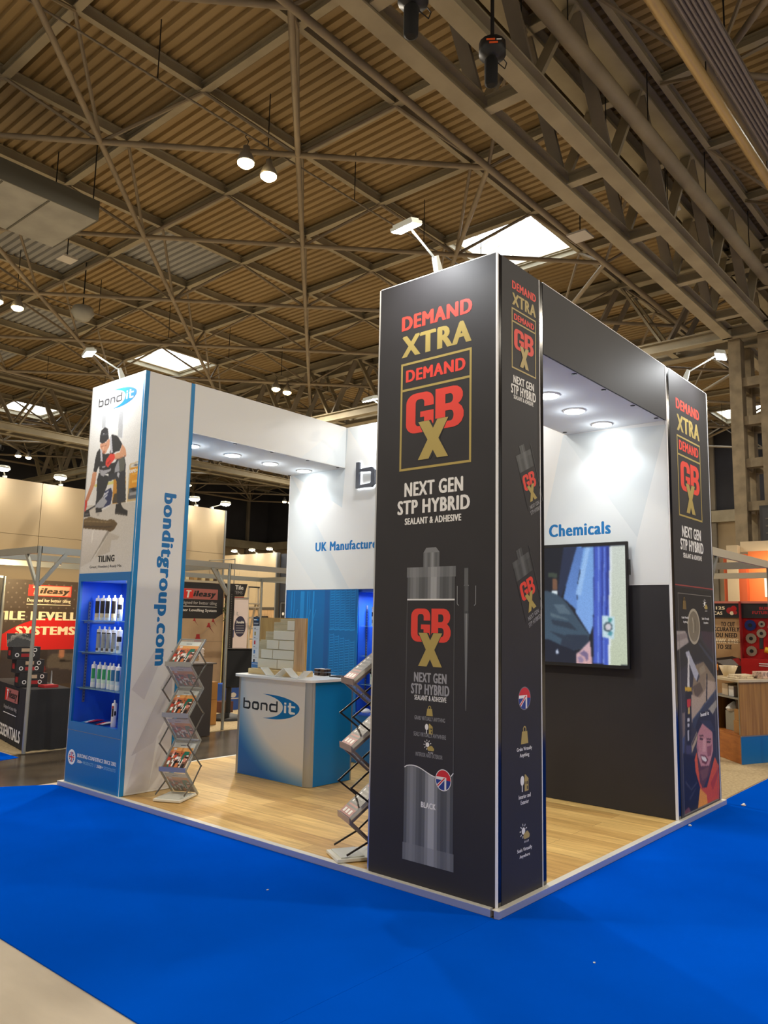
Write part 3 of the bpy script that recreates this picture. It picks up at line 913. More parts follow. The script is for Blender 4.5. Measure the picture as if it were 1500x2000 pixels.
SCREEN = [
    ((16,20,34),[(-0.03,2.476),(1.301,2.367),(1.254,2.117),(1.23,1.901),(-0.024,1.906)]),
    ((34,44,72),[(1.301,2.37),(1.44,2.364),(1.329,2.017),(1.263,1.881),(1.236,1.96)]),
    ((120,84,64),[(1.177,2.069),(1.228,2.068),(1.231,1.96),(1.176,1.96)]),
    ((60,70,60),[(1.133,2.124),(1.233,2.122),(1.232,2.078),(1.133,2.08)]),
    ((226,238,244),[(1.17,1.955),(1.231,1.952),(1.23,1.909),(1.176,1.929)]),
    ((120,166,226),[(1.44,2.364),(1.617,2.358),(1.595,1.635),(1.563,1.54),(1.421,1.746),(1.479,2.111)],(126,168,232)),
    ((84,120,186),[(1.44,2.364),(1.514,2.36),(1.446,2.035),(1.432,1.766),(1.295,1.881),(1.329,2.017)],(100,142,210)),
    ((150,190,240),[(1.535,2.359),(1.576,2.357),(1.476,1.9),(1.423,1.919)]),
    ((52,72,150),[(1.611,2.358),(1.63,2.357),(1.603,1.281),(1.589,1.28)]),
    ((66,92,196),[(1.626,2.357),(1.771,2.355),(1.737,1.279),(1.597,1.281)]),
    ((116,146,228),[(1.658,2.356),(1.671,2.355),(1.644,1.283),(1.633,1.283)]),
    ((44,62,150),[(1.691,2.354),(1.709,2.353),(1.683,1.285),(1.667,1.284)]),
    ((120,150,230),[(1.715,2.353),(1.723,2.353),(1.697,1.286),(1.687,1.285)]),
    ((40,56,140),[(1.739,2.354),(1.767,2.355),(1.747,1.824),(1.722,1.638)]),
    ((206,214,206),[(1.771,2.355),(1.918,2.358),(1.932,1.28),(1.735,1.279)],(192,202,176)),
    ((226,234,236),[(1.771,2.355),(1.794,2.354),(1.758,1.28),(1.735,1.279)]),
    ((196,222,232),[(1.687,1.723),(1.808,1.708),(1.798,1.508),(1.684,1.523)]),
    ((70,150,150),[(1.742,1.703),(1.781,1.696),(1.777,1.657),(1.746,1.661)]),
    ((80,150,165),[(1.744,1.582),(1.784,1.574),(1.775,1.537),(1.739,1.545)]),
    ((60,80,90),[(1.785,1.618),(1.781,1.603),(1.773,1.589),(1.76,1.578),(1.744,1.573),(1.728,1.574),(1.714,1.581),(1.702,1.592),(1.696,1.607),(1.696,1.623),(1.701,1.638),(1.712,1.651),(1.726,1.659),(1.742,1.662),(1.758,1.659),(1.771,1.65),(1.781,1.638),(1.784,1.622)]),
    ((210,206,214),[(1.773,1.618),(1.771,1.607),(1.765,1.597),(1.756,1.59),(1.746,1.586),(1.735,1.587),(1.725,1.591),(1.718,1.6),(1.714,1.61),(1.714,1.621),(1.717,1.632),(1.724,1.641),(1.734,1.647),(1.745,1.649),(1.755,1.647),(1.764,1.641),(1.77,1.632),(1.773,1.621)]),
    ((18,26,46),[(-0.02,1.604),(1.129,1.577),(1.29,1.456),(1.416,1.404),(1.425,1.277),(-0.016,1.221)]),
    ((56,74,92),[(-0.024,1.928),(1.132,1.949),(1.243,1.909),(1.332,1.833),(1.433,1.697),(1.555,1.54),(1.541,1.46),(1.479,1.414),(1.395,1.393),(1.247,1.443),(1.128,1.49),(-0.019,1.455)],(60,84,104)),
    ((38,50,70),[(1.291,1.533),(1.542,1.54),(1.546,1.465),(1.479,1.416),(1.385,1.395),(1.258,1.444)]),
    ((84,104,120),[(1.186,1.823),(1.294,1.823),(1.379,1.727),(1.25,1.735)]),
    ((40,54,72),[(1.162,1.676),(1.356,1.65),(1.44,1.575),(1.324,1.601),(1.184,1.627)]),
    ((84,104,118),[(1.152,1.744),(1.325,1.688),(1.346,1.669),(1.163,1.705)]),
    ((40,54,72),[(1.14,1.568),(1.323,1.524),(1.396,1.479),(1.29,1.485)]),
    ((206,172,182),[(1.42,1.357),(1.5,1.428),(1.562,1.492),(1.581,1.275),(1.42,1.277)],(214,170,172)),
    ((120,104,140),[(1.452,1.367),(1.499,1.398),(1.54,1.371),(1.544,1.315),(1.518,1.294),(1.513,1.333),(1.478,1.35)]),
    ((150,130,160),[(1.436,1.329),(1.467,1.345),(1.498,1.313),(1.487,1.285),(1.446,1.283)]),
    ((196,206,226),[(1.209,1.386),(1.23,1.397),(1.241,1.359),(1.214,1.348)]),
]

# ------------------------------------------------------------------ the stand: platform, towers, beams, back wall
Z0, H = 0.04, 4.04
M_blk = mottled('black_panel', (50, 48, 50), (46, 44, 46), 2.0, 0.58, spec=0.35)
M_blkgl = mat('black_gloss_profile', (16, 16, 22), 0.12)
M_wht = mat('white_panel', (232, 231, 227), 0.45)
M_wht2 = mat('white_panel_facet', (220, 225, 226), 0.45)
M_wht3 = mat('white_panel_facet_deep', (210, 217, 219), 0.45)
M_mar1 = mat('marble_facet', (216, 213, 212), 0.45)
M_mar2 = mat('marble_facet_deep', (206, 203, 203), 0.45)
M_alu = mat('aluminium', (206, 206, 206), 0.32, 0.85)
M_alud = mat('aluminium_dull', (150, 152, 150), 0.4, 0.7)
M_edge = mat('white_edge', (240, 240, 240), 0.4)
M_cyan = mat('cyan_blue_panel', (0, 128, 190), 0.4)
M_blue = mat('panel_blue', (0, 104, 172), 0.4)
M_blued = mat('panel_blue_light_print', (22, 132, 204), 0.4)
M_blueq = mat('panel_blue_dark_print', (12, 90, 158), 0.4)
M_royal = mat('niche_royal_blue', (40, 92, 208), 0.35)
M_red = mat('print_red', (233, 62, 48), 0.5)
M_gold = mat('print_gold', (178, 156, 84), 0.45)
M_pwhite = mat('print_white', (238, 236, 232), 0.5)
M_pgrey = mat('print_grey', (150, 150, 152), 0.5)
M_pblack = mat('print_black', (22, 22, 26), 0.5)
M_ptext = mat('print_text_blue', (0, 112, 178), 0.5)
M_flagr = mat('flag_red', (214, 38, 48), 0.4)
M_flagb = mat('flag_blue', (28, 58, 138), 0.4)
M_lens = mat('downlight_glow', (255, 250, 240), .4, emit=22)
M_floodglow = mat('floodlight_glow', (250, 252, 255), .4, emit=45)
M_wood = plank_mat('oak_vinyl_floor', ((234, 198, 128), (198, 158, 94), (140, 106, 62)), 'Y')
M_lip = mat('platform_trim', (196, 198, 206), .35, .6)
M_liptop = mat('platform_trim_top', (228, 224, 214), .4, .2)
M_pic = picture_mat('printed_picture', .45)
M_picgl = picture_mat('printed_picture_gloss', .5)

pf = thing('stand_platform', 'low stand platform floored in oak planks, edged with a pale metal strip', 'platform', (0, 0, 0))
MB().box(-.002, 3.985, -.002, 5.02, 0.001, Z0, M_wood).build('plank_floor', pf, True)
e = MB()
e.box(-.036, -.0025, .022, 5.06, 0.001, Z0 + .001, M_lip); e.box(-.036, .012, .03, 5.06, Z0 + .001, Z0 + .0035, M_liptop)
e.build('edge_strip', pf, True)
e = MB()
e.box(-.036, 4.02, -.036, -.0025, 0.001, Z0 + .001, M_lip); e.box(-.036, 4.02, -.036, .012, Z0 + .001, Z0 + .0035, M_liptop)
e.build('edge_strip', pf, True)
e = MB()
e.box(3.9855, 4.02, -.002, 5.06, 0.001, Z0 + .001, M_lip)
e.build('edge_strip', pf, True)
e = MB().box(-.002, 3.985, 5.0205, 5.06, 0.001, Z0 + .002, M_liptop)
e.build('edge_strip', pf, True)

B0 = Z0 + .004     # things stand on the platform
def faceX(x, y_left):     # face looking towards -X, u runs to -Y
    return Art((x, y_left, Z0), (0, -1, 0), (0, 0, 1), (-1, 0, 0))
def faceY(y, x_left):     # face looking towards -Y, u runs to +X
    return Art((x_left, y, Z0), (1, 0, 0), (0, 0, 1), (0, -1, 0))

def headline(a, P, big):
    """DEMAND XTRA / framed DEMAND GBX / NEXT GEN lines; P: boxes in face metres"""
    a.text('DEMAND', *P['DEM'], M_red, 3); a.text('XTRA', *P['XTR'], M_gold, 3)
    t = .016 if big else .010
    a.frame(*P['BOX'], t, M_gold)
    a.rect(P['BOX'][0] + t, P['BOX'][1] - t, P['DIV'] - t / 2, P['DIV'] + t / 2, M_gold)
    a.text('DEMAND', *P['DE2'], M_red, 3)
    gbx(a, *P['GB'], *P['X'], M_red, M_gold, M_blk)
    a.text('NEXT GEN', *P['NXT'], M_pwhite, 3); a.text('STP HYBRID', *P['STP'], M_pwhite, 3); a.text('SEALANT & ADHESIVE', *P['SEA'], M_pwhite, 3)

# --- black corner tower
tw = thing('display_tower', 'tall black corner tower with red and gold lettering and a large grey cartridge picture', 'display tower', (.3, .5, B0))
fp = MB().box(0, .02, .012, .985, B0, H, M_blk).build('front_panel', tw, True)
sp = MB().box(.052, .528, 0, .02, B0, H, M_blk).build('side_panel', tw, True)
MB().box(.0205, .586, .977, .997, B0, H, M_blk).build('rear_panel', tw, True)
MB().box(.566, .586, .0205, .9765, B0, H, M_blk).build('inner_panel', tw, True)
MB().box(.0205, .5655, .0205, .9765, H - .03, H - .005, M_blk).build('top_panel', tw, True)
pr = MB(); pr.box(-.001, .0115, -.001, .0115, B0, H + .002, M_edge); pr.box(.012, .0515, 0.002, .018, B0, H, M_blkgl); pr.build('corner_profile', tw, True)
pr = MB(); pr.box(.5285, .536, -.003, .012, B0, H, M_edge); pr.box(.5365, .586, .002, .018, B0, H, M_blkgl); pr.build('corner_profile', tw, True)
MB().box(-.001, .0115, .986, .998, B0, H + .002, M_alu).build('corner_profile', tw, True)
MB().box(-.002, .02, .012, .985, H + .0005, H + .006, M_edge).build('top_trim', tw, True)
F = faceX(0, .997)
headline(F, dict(DEM=(.211, .804, 3.645, 3.748), XTR=(.213, .800, 3.450, 3.603), BOX=(.211, .802, 2.644, 3.405), DIV=3.211, DE2=(.255, .754, 3.266, 3.352), GB=(.263, .744, 2.895, 3.173), X=(.371, .621, 2.706, 2.968), NXT=(.259, .742, 2.463, 2.561), STP=(.201, .795, 2.343, 2.439), SEA=(.267, .729, 2.272, 2.317)), True)
F.build('headline_print', fp)

def grey(v): return mat('print_shade_%d' % v, (v, v + 2, v + 4), .45)
def cartridge_print(a, u0, u1, segs):
    """drawn metal tube: bands of grey across its width, segs = (v0, v1, inset, dark, light)"""
    for v0, v1, ins, d, l in segs:
        n = 16
        for i in range(n):
            t = (i + .5) / n
            g = d + (l - d) * (0.75 * math.exp(-((t - .56) / .13) ** 2) + .45 * math.exp(-((t - .16) / .12) ** 2) + .25 * math.exp(-((t - .9) / .06) ** 2))
            a.rect(u0 + ins + (u1 - u0 - 2 * ins) * i / n, u0 + ins + (u1 - u0 - 2 * ins) * (i + 1) / n, v0, v1, grey(int(min(g, 235) // 6 * 6)))
C = faceX(0, .997)
cartridge_print(C, .296, .689, [(.137, .24, -.002, 104, 176), (.24, .72, .004, 74, 214), (1.77, 1.918, .004, 74, 200), (1.918, 1.984, -.002, 104, 178)])
cartridge_print(C, .430, .562, [(1.984, 2.078, 0, 92, 168)])
C.poly([(.430, 2.078), (.562, 2.078), (.533, 2.110), (.453, 2.110)], grey(128))
C.layer(2)
wave = [(.300, .700)] + [(.300 + .385 * t, .700 + .022 * math.sin(2 * math.pi * t * 1.02 + .3) - .012 * t) for t in [i / 20 for i in range(1, 20)]] + [(.685, .712)]
C.poly(wave + [(.682, 1.766), (.301, 1.766)], M_blk)
C.layer(3)
C.stroke(wave, .006, M_pwhite); C.stroke([(.300, 1.772), (.684, 1.772)], .010, M_pwhite)
C.stroke([(.300, .70), (.301, 1.766)], .004, grey(84)); C.stroke([(.684, .71), (.682, 1.766)], .004, grey(96))
gbx(C, .336, .656, 1.500, 1.714, .400, .590, 1.345, 1.558, M_red, M_gold, M_blk)
C.text('NEXT GEN', .367, .627, 1.244, 1.306, mat('print_silver', (156, 156, 160), .4), 3); C.text('STP HYBRID', .344, .649, 1.168, 1.234, mat('print_silver', (156, 156, 160), .4), 3)
C.text('SEALANT & ADHESIVE', .373, .627, 1.130, 1.162, M_pwhite, 2)
icon_weight(C, .497, 1.069, .062, M_gold, M_blk); C.text('GRABS VIRTUALLY ANYTHING', .376, .618, 1.007, 1.032, M_pgrey, 1)
icon_house(C, .493, .958, .064, M_gold, M_pwhite, M_blk); C.text('SEALS VIRTUALLY ANYWHERE', .371, .627, .905, .931, M_pgrey, 1)
icon_sun(C, .493, .850, .082, M_gold, M_pwhite); C.text('INTERIOR AND EXTERIOR', .390, .601, .782, .807, M_pgrey, 1)
roundel(C, .609, .661, .056, .060, M_flagr, M_flagb, M_pwhite, M_pwhite)
C.text('BLACK', .438, .554, .474, .509, M_pwhite, 3)
C.layer(1)
C.rect(.756, .786, 1.857, 1.974, grey(96)); C.rect(.752, .790, 1.968, 1.976, grey(40)); C.rect(.754, .790, 1.685, 1.857, grey(66)); C.rect(.762, .784, 1.70, 1.857, grey(84)); C.rect(.754, .790, 1.855, 1.862, grey(156))
C.poly([(.756, 1.685), (.790, 1.685), (.776, 1.093), (.771, 1.093)], grey(96)); C.poly([(.768, 1.685), (.778, 1.685), (.774, 1.1), (.773, 1.1)], grey(138))
for u, s in ((.703, 1), (.842, -1)):
    C.stroke([(u, 1.858), (u, 1.745), (u + s * .012, 1.734)], .005, grey(138))
C.build('cartridge_print', fp)

Sd = faceY(0, 0)
headline(Sd, dict(DEM=(.177, .489, 3.819, 3.875), XTR=(.177, .488, 3.709, 3.793), BOX=(.171, .485, 3.275, 3.687), DIV=3.595, DE2=(.200, .462, 3.612, 3.654), GB=(.201, .455, 3.415, 3.555), X=(.273, .388, 3.306, 3.449), NXT=(.191, .456, 3.178, 3.232), STP=(.162, .481, 3.106, 3.170), SEA=(.194, .446, 3.073, 3.101)), False)
Sd.build('headline_print', sp)
def tilt_cartridge(u, v, ang, W, dim):
    """small tilted copy of the drawn cartridge, top end at (u, v)"""
    a = Art((0, 0, Z0), (1, 0, 0), (0, 0, 1), (0, -1, 0))
    c, s = math.cos(ang), math.sin(ang)
    a.O = Vector((u, 0, Z0 + v)); a.U = Vector((c, 0, s)); a.V = Vector((-s, 0, c))
    def clip(uu, vv): return uu
    k = W / .39
    cartridge_print(a, -W / 2, W / 2, [(-.60 * k, -.44 * k, 0, 56, 120), (-.44 * k, -.37 * k, -.002, 70, 110)])
    cartridge_print(a, -.066 * k, .066 * k, [(-.37 * k, -.27 * k, 0, 60, 110)])
    a.layer(2)
    a.rect(-W / 2, W / 2, -1.10 * k, -.60 * k, M_blk)
    a.layer(3)
    gbx(a, -.165 * k, .165 * k, -.86 * k, -.65 * k, -.10 * k, .10 * k, -1.02 * k, -.81 * k, M_red, M_gold, M_blk)
    a.text('NEXT GEN', -.13 * k, .13 * k, -1.11 * k, -1.06 * k, M_pgrey, 2); a.text('STP HYBRID', -.15 * k, .15 * k, -1.185 * k, -1.13 * k, M_pgrey, 2)
    a.stroke([(.60 * W, -.30 * k), (.60 * W, -1.1 * k)], .006, grey(54))
    return a
q = tilt_cartridge(.235, 2.905, math.radians(24), .195, True); q.build('cartridge_print', sp)
q = tilt_cartridge(.19, 2.235, math.radians(24), .215, True); q.build('cartridge_print', sp)
I = faceY(0, 0); roundel(I, .317, 1.168, .070, .066, M_flagr, M_flagb, M_pwhite, mat('print_rim', (120, 118, 130), .4)); I.build('flag_roundel', sp)
I = faceY(0, 0); icon_weight(I, .317, .945, .105, M_gold, M_blk); I.build('weight_icon', sp)
I = faceY(0, 0); I.text('Grabs Virtually', .223, .406, .846, .874, M_pwhite, 2); I.text('Anything', .258, .372, .808, .838, M_pwhite, 2); I.build('caption_lettering', sp)
I = faceY(0, 0); icon_house(I, .315, .658, .10, M_gold, M_pwhite, M_blk); I.build('house_icon', sp)
I = faceY(0, 0); I.text('Interior and', .245, .387, .568, .593, M_pwhite, 2); I.text('Exterior', .268, .364, .534, .558, M_pwhite, 2); I.build('caption_lettering', sp)
I = faceY(0, 0); icon_sun(I, .312, .364, .115, M_gold, M_pwhite); I.build('weather_icon', sp)
I = faceY(0, 0); I.text('Seals Virtually', .225, .401, .254, .281, M_pwhite, 2); I.text('Anywhere', .252, .374, .218, .244, M_pwhite, 2); I.build('caption_lettering', sp)

# --- black end tower at the far end of the open side
et = thing('display_tower', 'narrow black end tower with a photo of a bearded man in an orange hood', 'display tower', (3.4, .3, B0))
ep = MB().box(2.93, 3.955, 0, .02, B0, H, M_blk).build('front_panel', et, True)
p = MB(); p.box(2.846, 2.862, -.003, .018, B0, H, M_edge); p.box(2.8625, 2.929, .002, .018, B0, H, M_blkgl); p.build('corner_profile', et, True)
p = MB(); p.box(3.9555, 3.966, -.003, .018, B0, H, M_edge); p.box(3.9665, 3.985, -.001, .018, B0, H, M_blkgl); p.build('corner_profile', et, True)
MB().box(3.965, 3.985, .0185, .598, B0, H, M_blk).build('side_panel', et, True)
MB().box(2.846, 2.87, .0205, .5982, 2.046, H, M_wht).build('return_panel', et, True)
MB().box(2.846, 2.87, .0205, .5982, B0, 2.038, M_blk).build('return_panel', et, True)
MB().box(2.842, 2.868, .0205, .5982, 2.0385, 2.0455, M_edge).build('edge_trim', et, True)
MB().box(2.93, 3.96, -.002, .02, H + .0005, H + .006, M_edge).build('top_trim', et, True)
MB().box(2.885, 3.96, .021, .58, H - .03, H - .01, M_blk).build('top_panel', et, True)
R = faceY(0, 2.845)
headline(R, dict(DEM=(.250, .880, 3.665, 3.765), XTR=(.260, .872, 3.455, 3.613), BOX=(.248, .871, 2.646, 3.411), DIV=3.228, DE2=(.300, .820, 3.276, 3.370), GB=(.318, .824, 2.895, 3.178), X=(.442, .685, 2.694, 2.973), NXT=(.309, .814, 2.456, 2.562), STP=(.259, .872, 2.334, 2.440), SEA=(.321, .818, 2.264, 2.309)), True)
R.rect(.095, 1.105, 2.000, 2.012, mat('print_dull_red', (150, 62, 60), .5))
R.build('headline_print', ep)
img = paint(SELFIE, .10, 1.09, .012, 1.985, 150, 300, (24, 22, 26), 2, .03)
picture('photo_print', img, R, .10, 1.09, .012, 1.985, M_picgl, ep)
T = faceY(0, 2.845); T.layer(4)
T.frame(.150, 1.046, .02, 1.936, .007, mat('print_line_grey', (120, 116, 112), .4))
T.layer(5)
T.disc(.534, 1.638, .165, mat('picture_disc_rim', (176, 168, 148), .3)); T.layer(6); T.disc(.534, 1.638, .140, mat('picture_disc', (128, 120, 104), .3)); T.layer(7)
T.stroke([(.50, 1.72), (.52, 1.66), (.515, 1.58)], .02, mat('picture_disc_rim', (176, 168, 148), .3)); T.stroke([(.56, 1.70), (.58, 1.6)], .012, mat('picture_disc_dark', (92, 86, 74), .3))
icon_weight(T, .305, 1.845, .11, mat('print_gold_dull', (120, 96, 50), .5), M_blk); T.text('Grabs Virtually', .225, .40, 1.700, 1.728, M_pwhite, 2); T.text('Anything', .262, .372, 1.662, 1.688, M_pwhite, 2)
icon_sun(T, .86, 1.842, .12, M_gold, M_pwhite); T.text('Seals Virtually', .755, .96, 1.698, 1.726, M_pwhite, 2); T.text('Anywhere', .80, .93, 1.660, 1.686, M_pwhite, 2)
T.layer(8)
T.text('bond it', .63, .86, .815, .850, M_pwhite, 3)
T.build('photo_caption_print', ep)

# --- white tower with the lit product niche
wt = thing('display_tower', 'white tower with blue edges, kneeling tiler picture and a lit blue product niche', 'display tower', (.3, 4.5, B0))
FP = MB().box(0, .02, 4.035, 4.985, Z0 + 2.04, H, M_wht).build('picture_panel', wt, True)
WS = MB().box(.045, .530, 4.0, 4.02, B0, H, M_wht).build('side_panel', wt, True)
MB().box(.0205, .576, 4.978, 4.998, B0, H, M_wht).build('rear_panel', wt, True)
MB().box(.556, .576, 4.0205, 4.9775, B0, H, M_cyan).build('inner_panel', wt, True)
MB().box(.0205, .5555, 4.0205, 4.9775, H - .03, H - .005, M_wht).build('top_panel', wt, True)
p = MB(); p.box(-.002, .0445, 4.0, 4.0345, B0, H, M_cyan); p.build('corner_profile', wt, True)
MB().box(-.003, .002, 4.0005, 4.006, B0, H, M_edge).build('edge_trim', wt, True)
MB().box(.5305, .576, 4.0, 4.0195, B0, H, M_cyan).build('corner_profile', wt, True)
MB().box(.527, .5303, 3.998, 4.0, B0, H, M_alud).build('edge_trim', wt, True)
MB().box(-.001, .019, 4.9855, 4.998, B0, H, M_alu).build('corner_profile', wt, True)
nf = MB()
for a in ((4.035, 4.985, 2.0, 2.08), (4.035, 4.985, .545, .625), (4.9405, 4.985, .6255, 1.9995), (4.035, 4.0895, .6255, 1.9995)):
    nf.box(-.004, .018, a[0], a[1], a[2], a[3], M_blue)
nf.build('niche_frame', wt, True)
LP = MB().box(0, .02, 4.035, 4.985, B0, .539, M_blue).build('lower_panel', wt, True)
MB().box(-.002, .003, 4.035, 4.985, .5395, .5445, M_alud).build('edge_trim', wt, True)
nb = MB()
nb.box(.46, .475, 4.07, 4.96, .58, 2.03, M_royal); nb.box(.0195, .46, 4.945, 4.96, .58, 2.03, M_royal); nb.box(.0195, .46, 4.07, 4.085, .58, 2.03, M_royal)
nb.box(.0195, .46, 4.085, 4.945, .58, .607, M_royal); nb.box(.0195, .46, 4.085, 4.945, 2.0, 2.03, mat('niche_ceiling', (190, 205, 240), .4))
nb.build('niche', wt, True)
dl = MB().lathe([(.10, 0), (.10, -.012), (.075, -.02)], M_edge, 24, (.20, 4.25, 1.999)).build('niche_light', wt, True)
MB().lathe([(.074, -.0205), (0, -.0215)], M_lens, 24, (.20, 4.25, 1.999)).build('lens', dl, True)
lamp('niche_lamp', 'AREA', (.20, 4.30, 1.96), 9.0, (.92, .96, 1), .14, aim=(.20, 4.34, 0))
st = MB().box(.10, .124, 4.938, 4.9445, .80, 1.80, M_alud)
for k in range(32):
    st.box(.106, .118, 4.9365, 4.9379, .815 + k * .031, .832 + k * .031, mat('slot_dark', (70, 76, 110), .5))
st.build('slotted_standard', wt, True)
M_glass = mat('shelf_glass', (150, 205, 200), .05, alpha=.28)
for z in (1.605, 1.295, .945):
    MB().box(.03, .42, 4.09, 4.94, z, z + .008, M_glass).build('glass_shelf', wt, True)
    MB().bar((.06, 4.935, z - .012), (.40, 4.935, z - .012), .006, .02, M_alud).build('shelf_bracket', wt, True)
A = faceX(0, 5.0)
def wall_light(UU, VV):
    base = np.array([216, 215, 212.0]); k = np.zeros(UU.shape + (3,)); k[:] = base
    g = np.clip((VV - 2.7) / 1.2, 0, 1)[..., None]
    return k + np.array([16, 18, 20.0]) * g
img = paint(TILER, .016, .964, 2.045, 3.995, 130, 270, wall_light, 1, .015)
picture('photo_print', img, A, .016, .964, 2.045, 3.995, M_pic, FP)
A.layer(5)
bond_logo(A, .149, 3.703, .707, mat('print_charcoal', (58, 58, 62), .5), mat('logo_blue', (0, 134, 200), .4), M_pwhite)
A.build('logo_print', FP)
A = faceX(0, 5.0); A.layer(5)
A.text('TILING', .350, .657, 2.146, 2.211, M_pblack, 3); A.text('Grout | Powders | Ready Mix', .204, .791, 2.082, 2.115, M_pblack, 1)
A.build('heading_lettering', FP)
A = faceX(0, 5.0); A.layer(5); A.text('RAPID', .820, .94, 2.995, 3.03, M_pwhite, 3)
A.build('bag_lettering', FP)
A2 = faceX(0, 5.0)
A2.text('BUILDING CONFIDENCE SINCE 2002', .228, .922, .258, .293, M_pwhite, 2)
A2.text('700+', .228, .330, .205, .233, M_pwhite, 2); A2.text('PRODUCTS', .345, .530, .205, .233, mat('print_pale_blue', (150, 196, 222), .5), 0); A2.text('2500+', .59, .70, .205, .233, M_pwhite, 2); A2.text('STOCKISTS', .715, .918, .205, .233, mat('print_pale_blue', (150, 196, 222), .5), 0)
A2.rect(.560, .563, .203, .236, M_pwhite)
A2.disc(.122, .246, .072, M_pwhite); A2.layer(2); A2.disc(.122, .246, .050, M_flagb); A2.layer(3)
for g in (45, 135):
    c_, s_ = .048 * math.cos(math.radians(g)), .048 * math.sin(math.radians(g))
    A2.stroke([(.122 - c_, .246 - s_), (.122 + c_, .246 + s_)], .012, M_pwhite)
A2.layer(4); A2.rect(.112, .132, .197, .295, M_pwhite); A2.rect(.073, .171, .236, .256, M_pwhite); A2.layer(5); A2.rect(.116, .128, .197, .295, M_flagr); A2.rect(.073, .171, .240, .252, M_flagr)
A2.build('slogan_print', LP)
W = faceY(4.0, 0)
for pts, m in (([(.06, .02), (.30, .02), (.42, .95), (.20, .55)], M_mar1), ([(.10, .35), (.50, 1.15), (.50, .75), (.33, .45)], M_mar2), ([(.30, .02), (.52, .02), (.52, .65), (.38, .40)], M_mar1), ([(.06, .95), (.28, 1.30), (.40, 1.32), (.20, .85)], M_mar1)):
    W.poly(pts, m)
W.layer(2)
W.text('bonditgroup.com', .245, .425, 1.160, 2.830, M_ptext, 3, down=True)
W.build('web_address_print', WS)

# --- header beams
def header(name, label, y0, y1, xa, xb, m_front, m_rear, holes, dl, front_extra=None):
    t = thing(name, label, 'header beam', ((xa + xb) / 2, (y0 + y1) / 2, 3.53))
    f = MB().box(xa, xb, y0, y0 + .02, 3.532, H, m_front).build('fascia', t, True)
    MB().box(xa, xb, y1 - .02, y1, 3.532, H, m_rear).build('fascia', t, True)
    s = MB().box(xa, xb, y0 + .0205, y1 - .0205, 3.53, 3.55, M_soff).build('soffit', t, True)
    MB().box(xa, xb, y0 + .0205, y1 - .0205, H - .03, H - .01, m_front).build('top_panel', t, True)
    MB().box(xa, xb, y0 - .001, y0 + .003, 3.5265, 3.5315, m_front if m_front != M_wht else M_alu).build('edge_trim', t, True)
    MB().box(xa, xb, y0 - .001, y0 + .02, H + .0005, H + .005, M_edge).build('top_trim', t, True)
    for x, y in holes:
        MB().lathe([(.021, 0), (.021, -.003), (0, -.004)], M_dark, 14, (x, y, 3.5297)).build('fixing_cap', t, True)
    for x, y in dl:
        d = MB().lathe([(.098, 0), (.100, -.008), (.088, -.012)], M_edge, 28, (x, y, 3.5296)).build('downlight', t, True)
        MB().lathe([(.0875, -.0122), (0, -.013)], M_lens, 28, (x, y, 3.5296)).build('lens', d, True)
        lamp('downlight_lamp', 'SPOT', (x, y, 3.50), LIGHT_DOWN * 6, (.90, .96, 1), .07, aim=(x, y, 0), spot=125, blend=.5, parent=t)
        lamp('added_soffit_fill', 'POINT', (x, y, 3.44), 1.7, (.90, .96, 1), .06, parent=t)  # extra point light added below the lens to brighten the soffit
    return t, f
M_soff = mat('soffit_white', (222, 226, 228), .85, spec=.1)
t, f = header('header_beam', 'white header beam from the white tower to the back wall with four downlights', 4.0, 4.985, .577, 2.844, M_wht, M_wht,
              [(1.16, 4.045), (1.683, 4.045), (2.242, 4.045), (2.757, 4.045), (1.2, 4.95), (1.669, 4.95), (2.263, 4.95), (2.789, 4.95)], [(.93, 4.52), (1.512, 4.53), (2.099, 4.545), (2.659, 4.54)])
a = faceY(4.0, 0)
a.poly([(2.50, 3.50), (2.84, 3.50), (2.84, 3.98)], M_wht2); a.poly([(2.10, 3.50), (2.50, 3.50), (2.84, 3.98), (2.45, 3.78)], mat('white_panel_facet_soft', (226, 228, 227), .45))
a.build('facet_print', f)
header('header_beam', 'black header beam from the corner tower to the end tower, white underneath with downlights', 0.0, 1.0, .587, 2.844, M_blk, M_wht,
       [(1.137, .045), (1.639, .045), (2.207, .045), (2.723, .045), (1.3, .955), (2.734, .955)], [(.93, .49), (1.513, .47), (2.064, .515), (2.637, .525)])

# --- back wall
bw = thing('stand_back_wall', 'stand back wall, white above, blue print and black panel below', 'partition', (2.9, 2.5, B0))
UP = MB().box(2.846, 2.87, .5985, 4.985, 2.046, H, M_wht).build('upper_panel', bw, True)
BP = MB().box(2.846, 2.87, 3.752, 4.985, B0, 2.038, M_blue).build('lower_panel', bw, True)
MB().box(2.846, 2.87, 2.80, 3.7515, B0, .58, M_blue).build('lower_panel', bw, True)
MB().box(2.846, 2.87, .5985, 2.7995, B0, 2.038, M_blk).build('lower_panel', bw, True)
MB().box(2.842, 2.868, .5985, 4.985, 2.0385, 2.0455, M_edge).build('edge_trim', bw, True)
MB().box(2.842, 2.868, 4.9855, 4.997, B0, H, M_edge).build('edge_trim', bw, True)
MB().box(2.88, 3.96, 4.95, 4.984, B0, H, M_wht).build('side_panel', bw, True)
MB().box(3.965, 3.985, .60, 4.984, B0, H, M_blk).build('rear_panel', bw, True)
nb = MB()
nb.box(3.22, 3.235, 2.80, 3.751, .58, 2.036, M_royal); nb.box(2.8705, 3.22, 3.736, 3.751, .58, 2.036, M_royal); nb.box(2.8705, 3.22, 2.80, 2.815, .58, 2.036, M_royal)
nb.box(2.84, 3.22, 2.8155, 3.7355, .581, .605, M_royal); nb.box(2.8705, 3.22, 2.8155, 3.7355, 2.0, 2.036, M_royal)
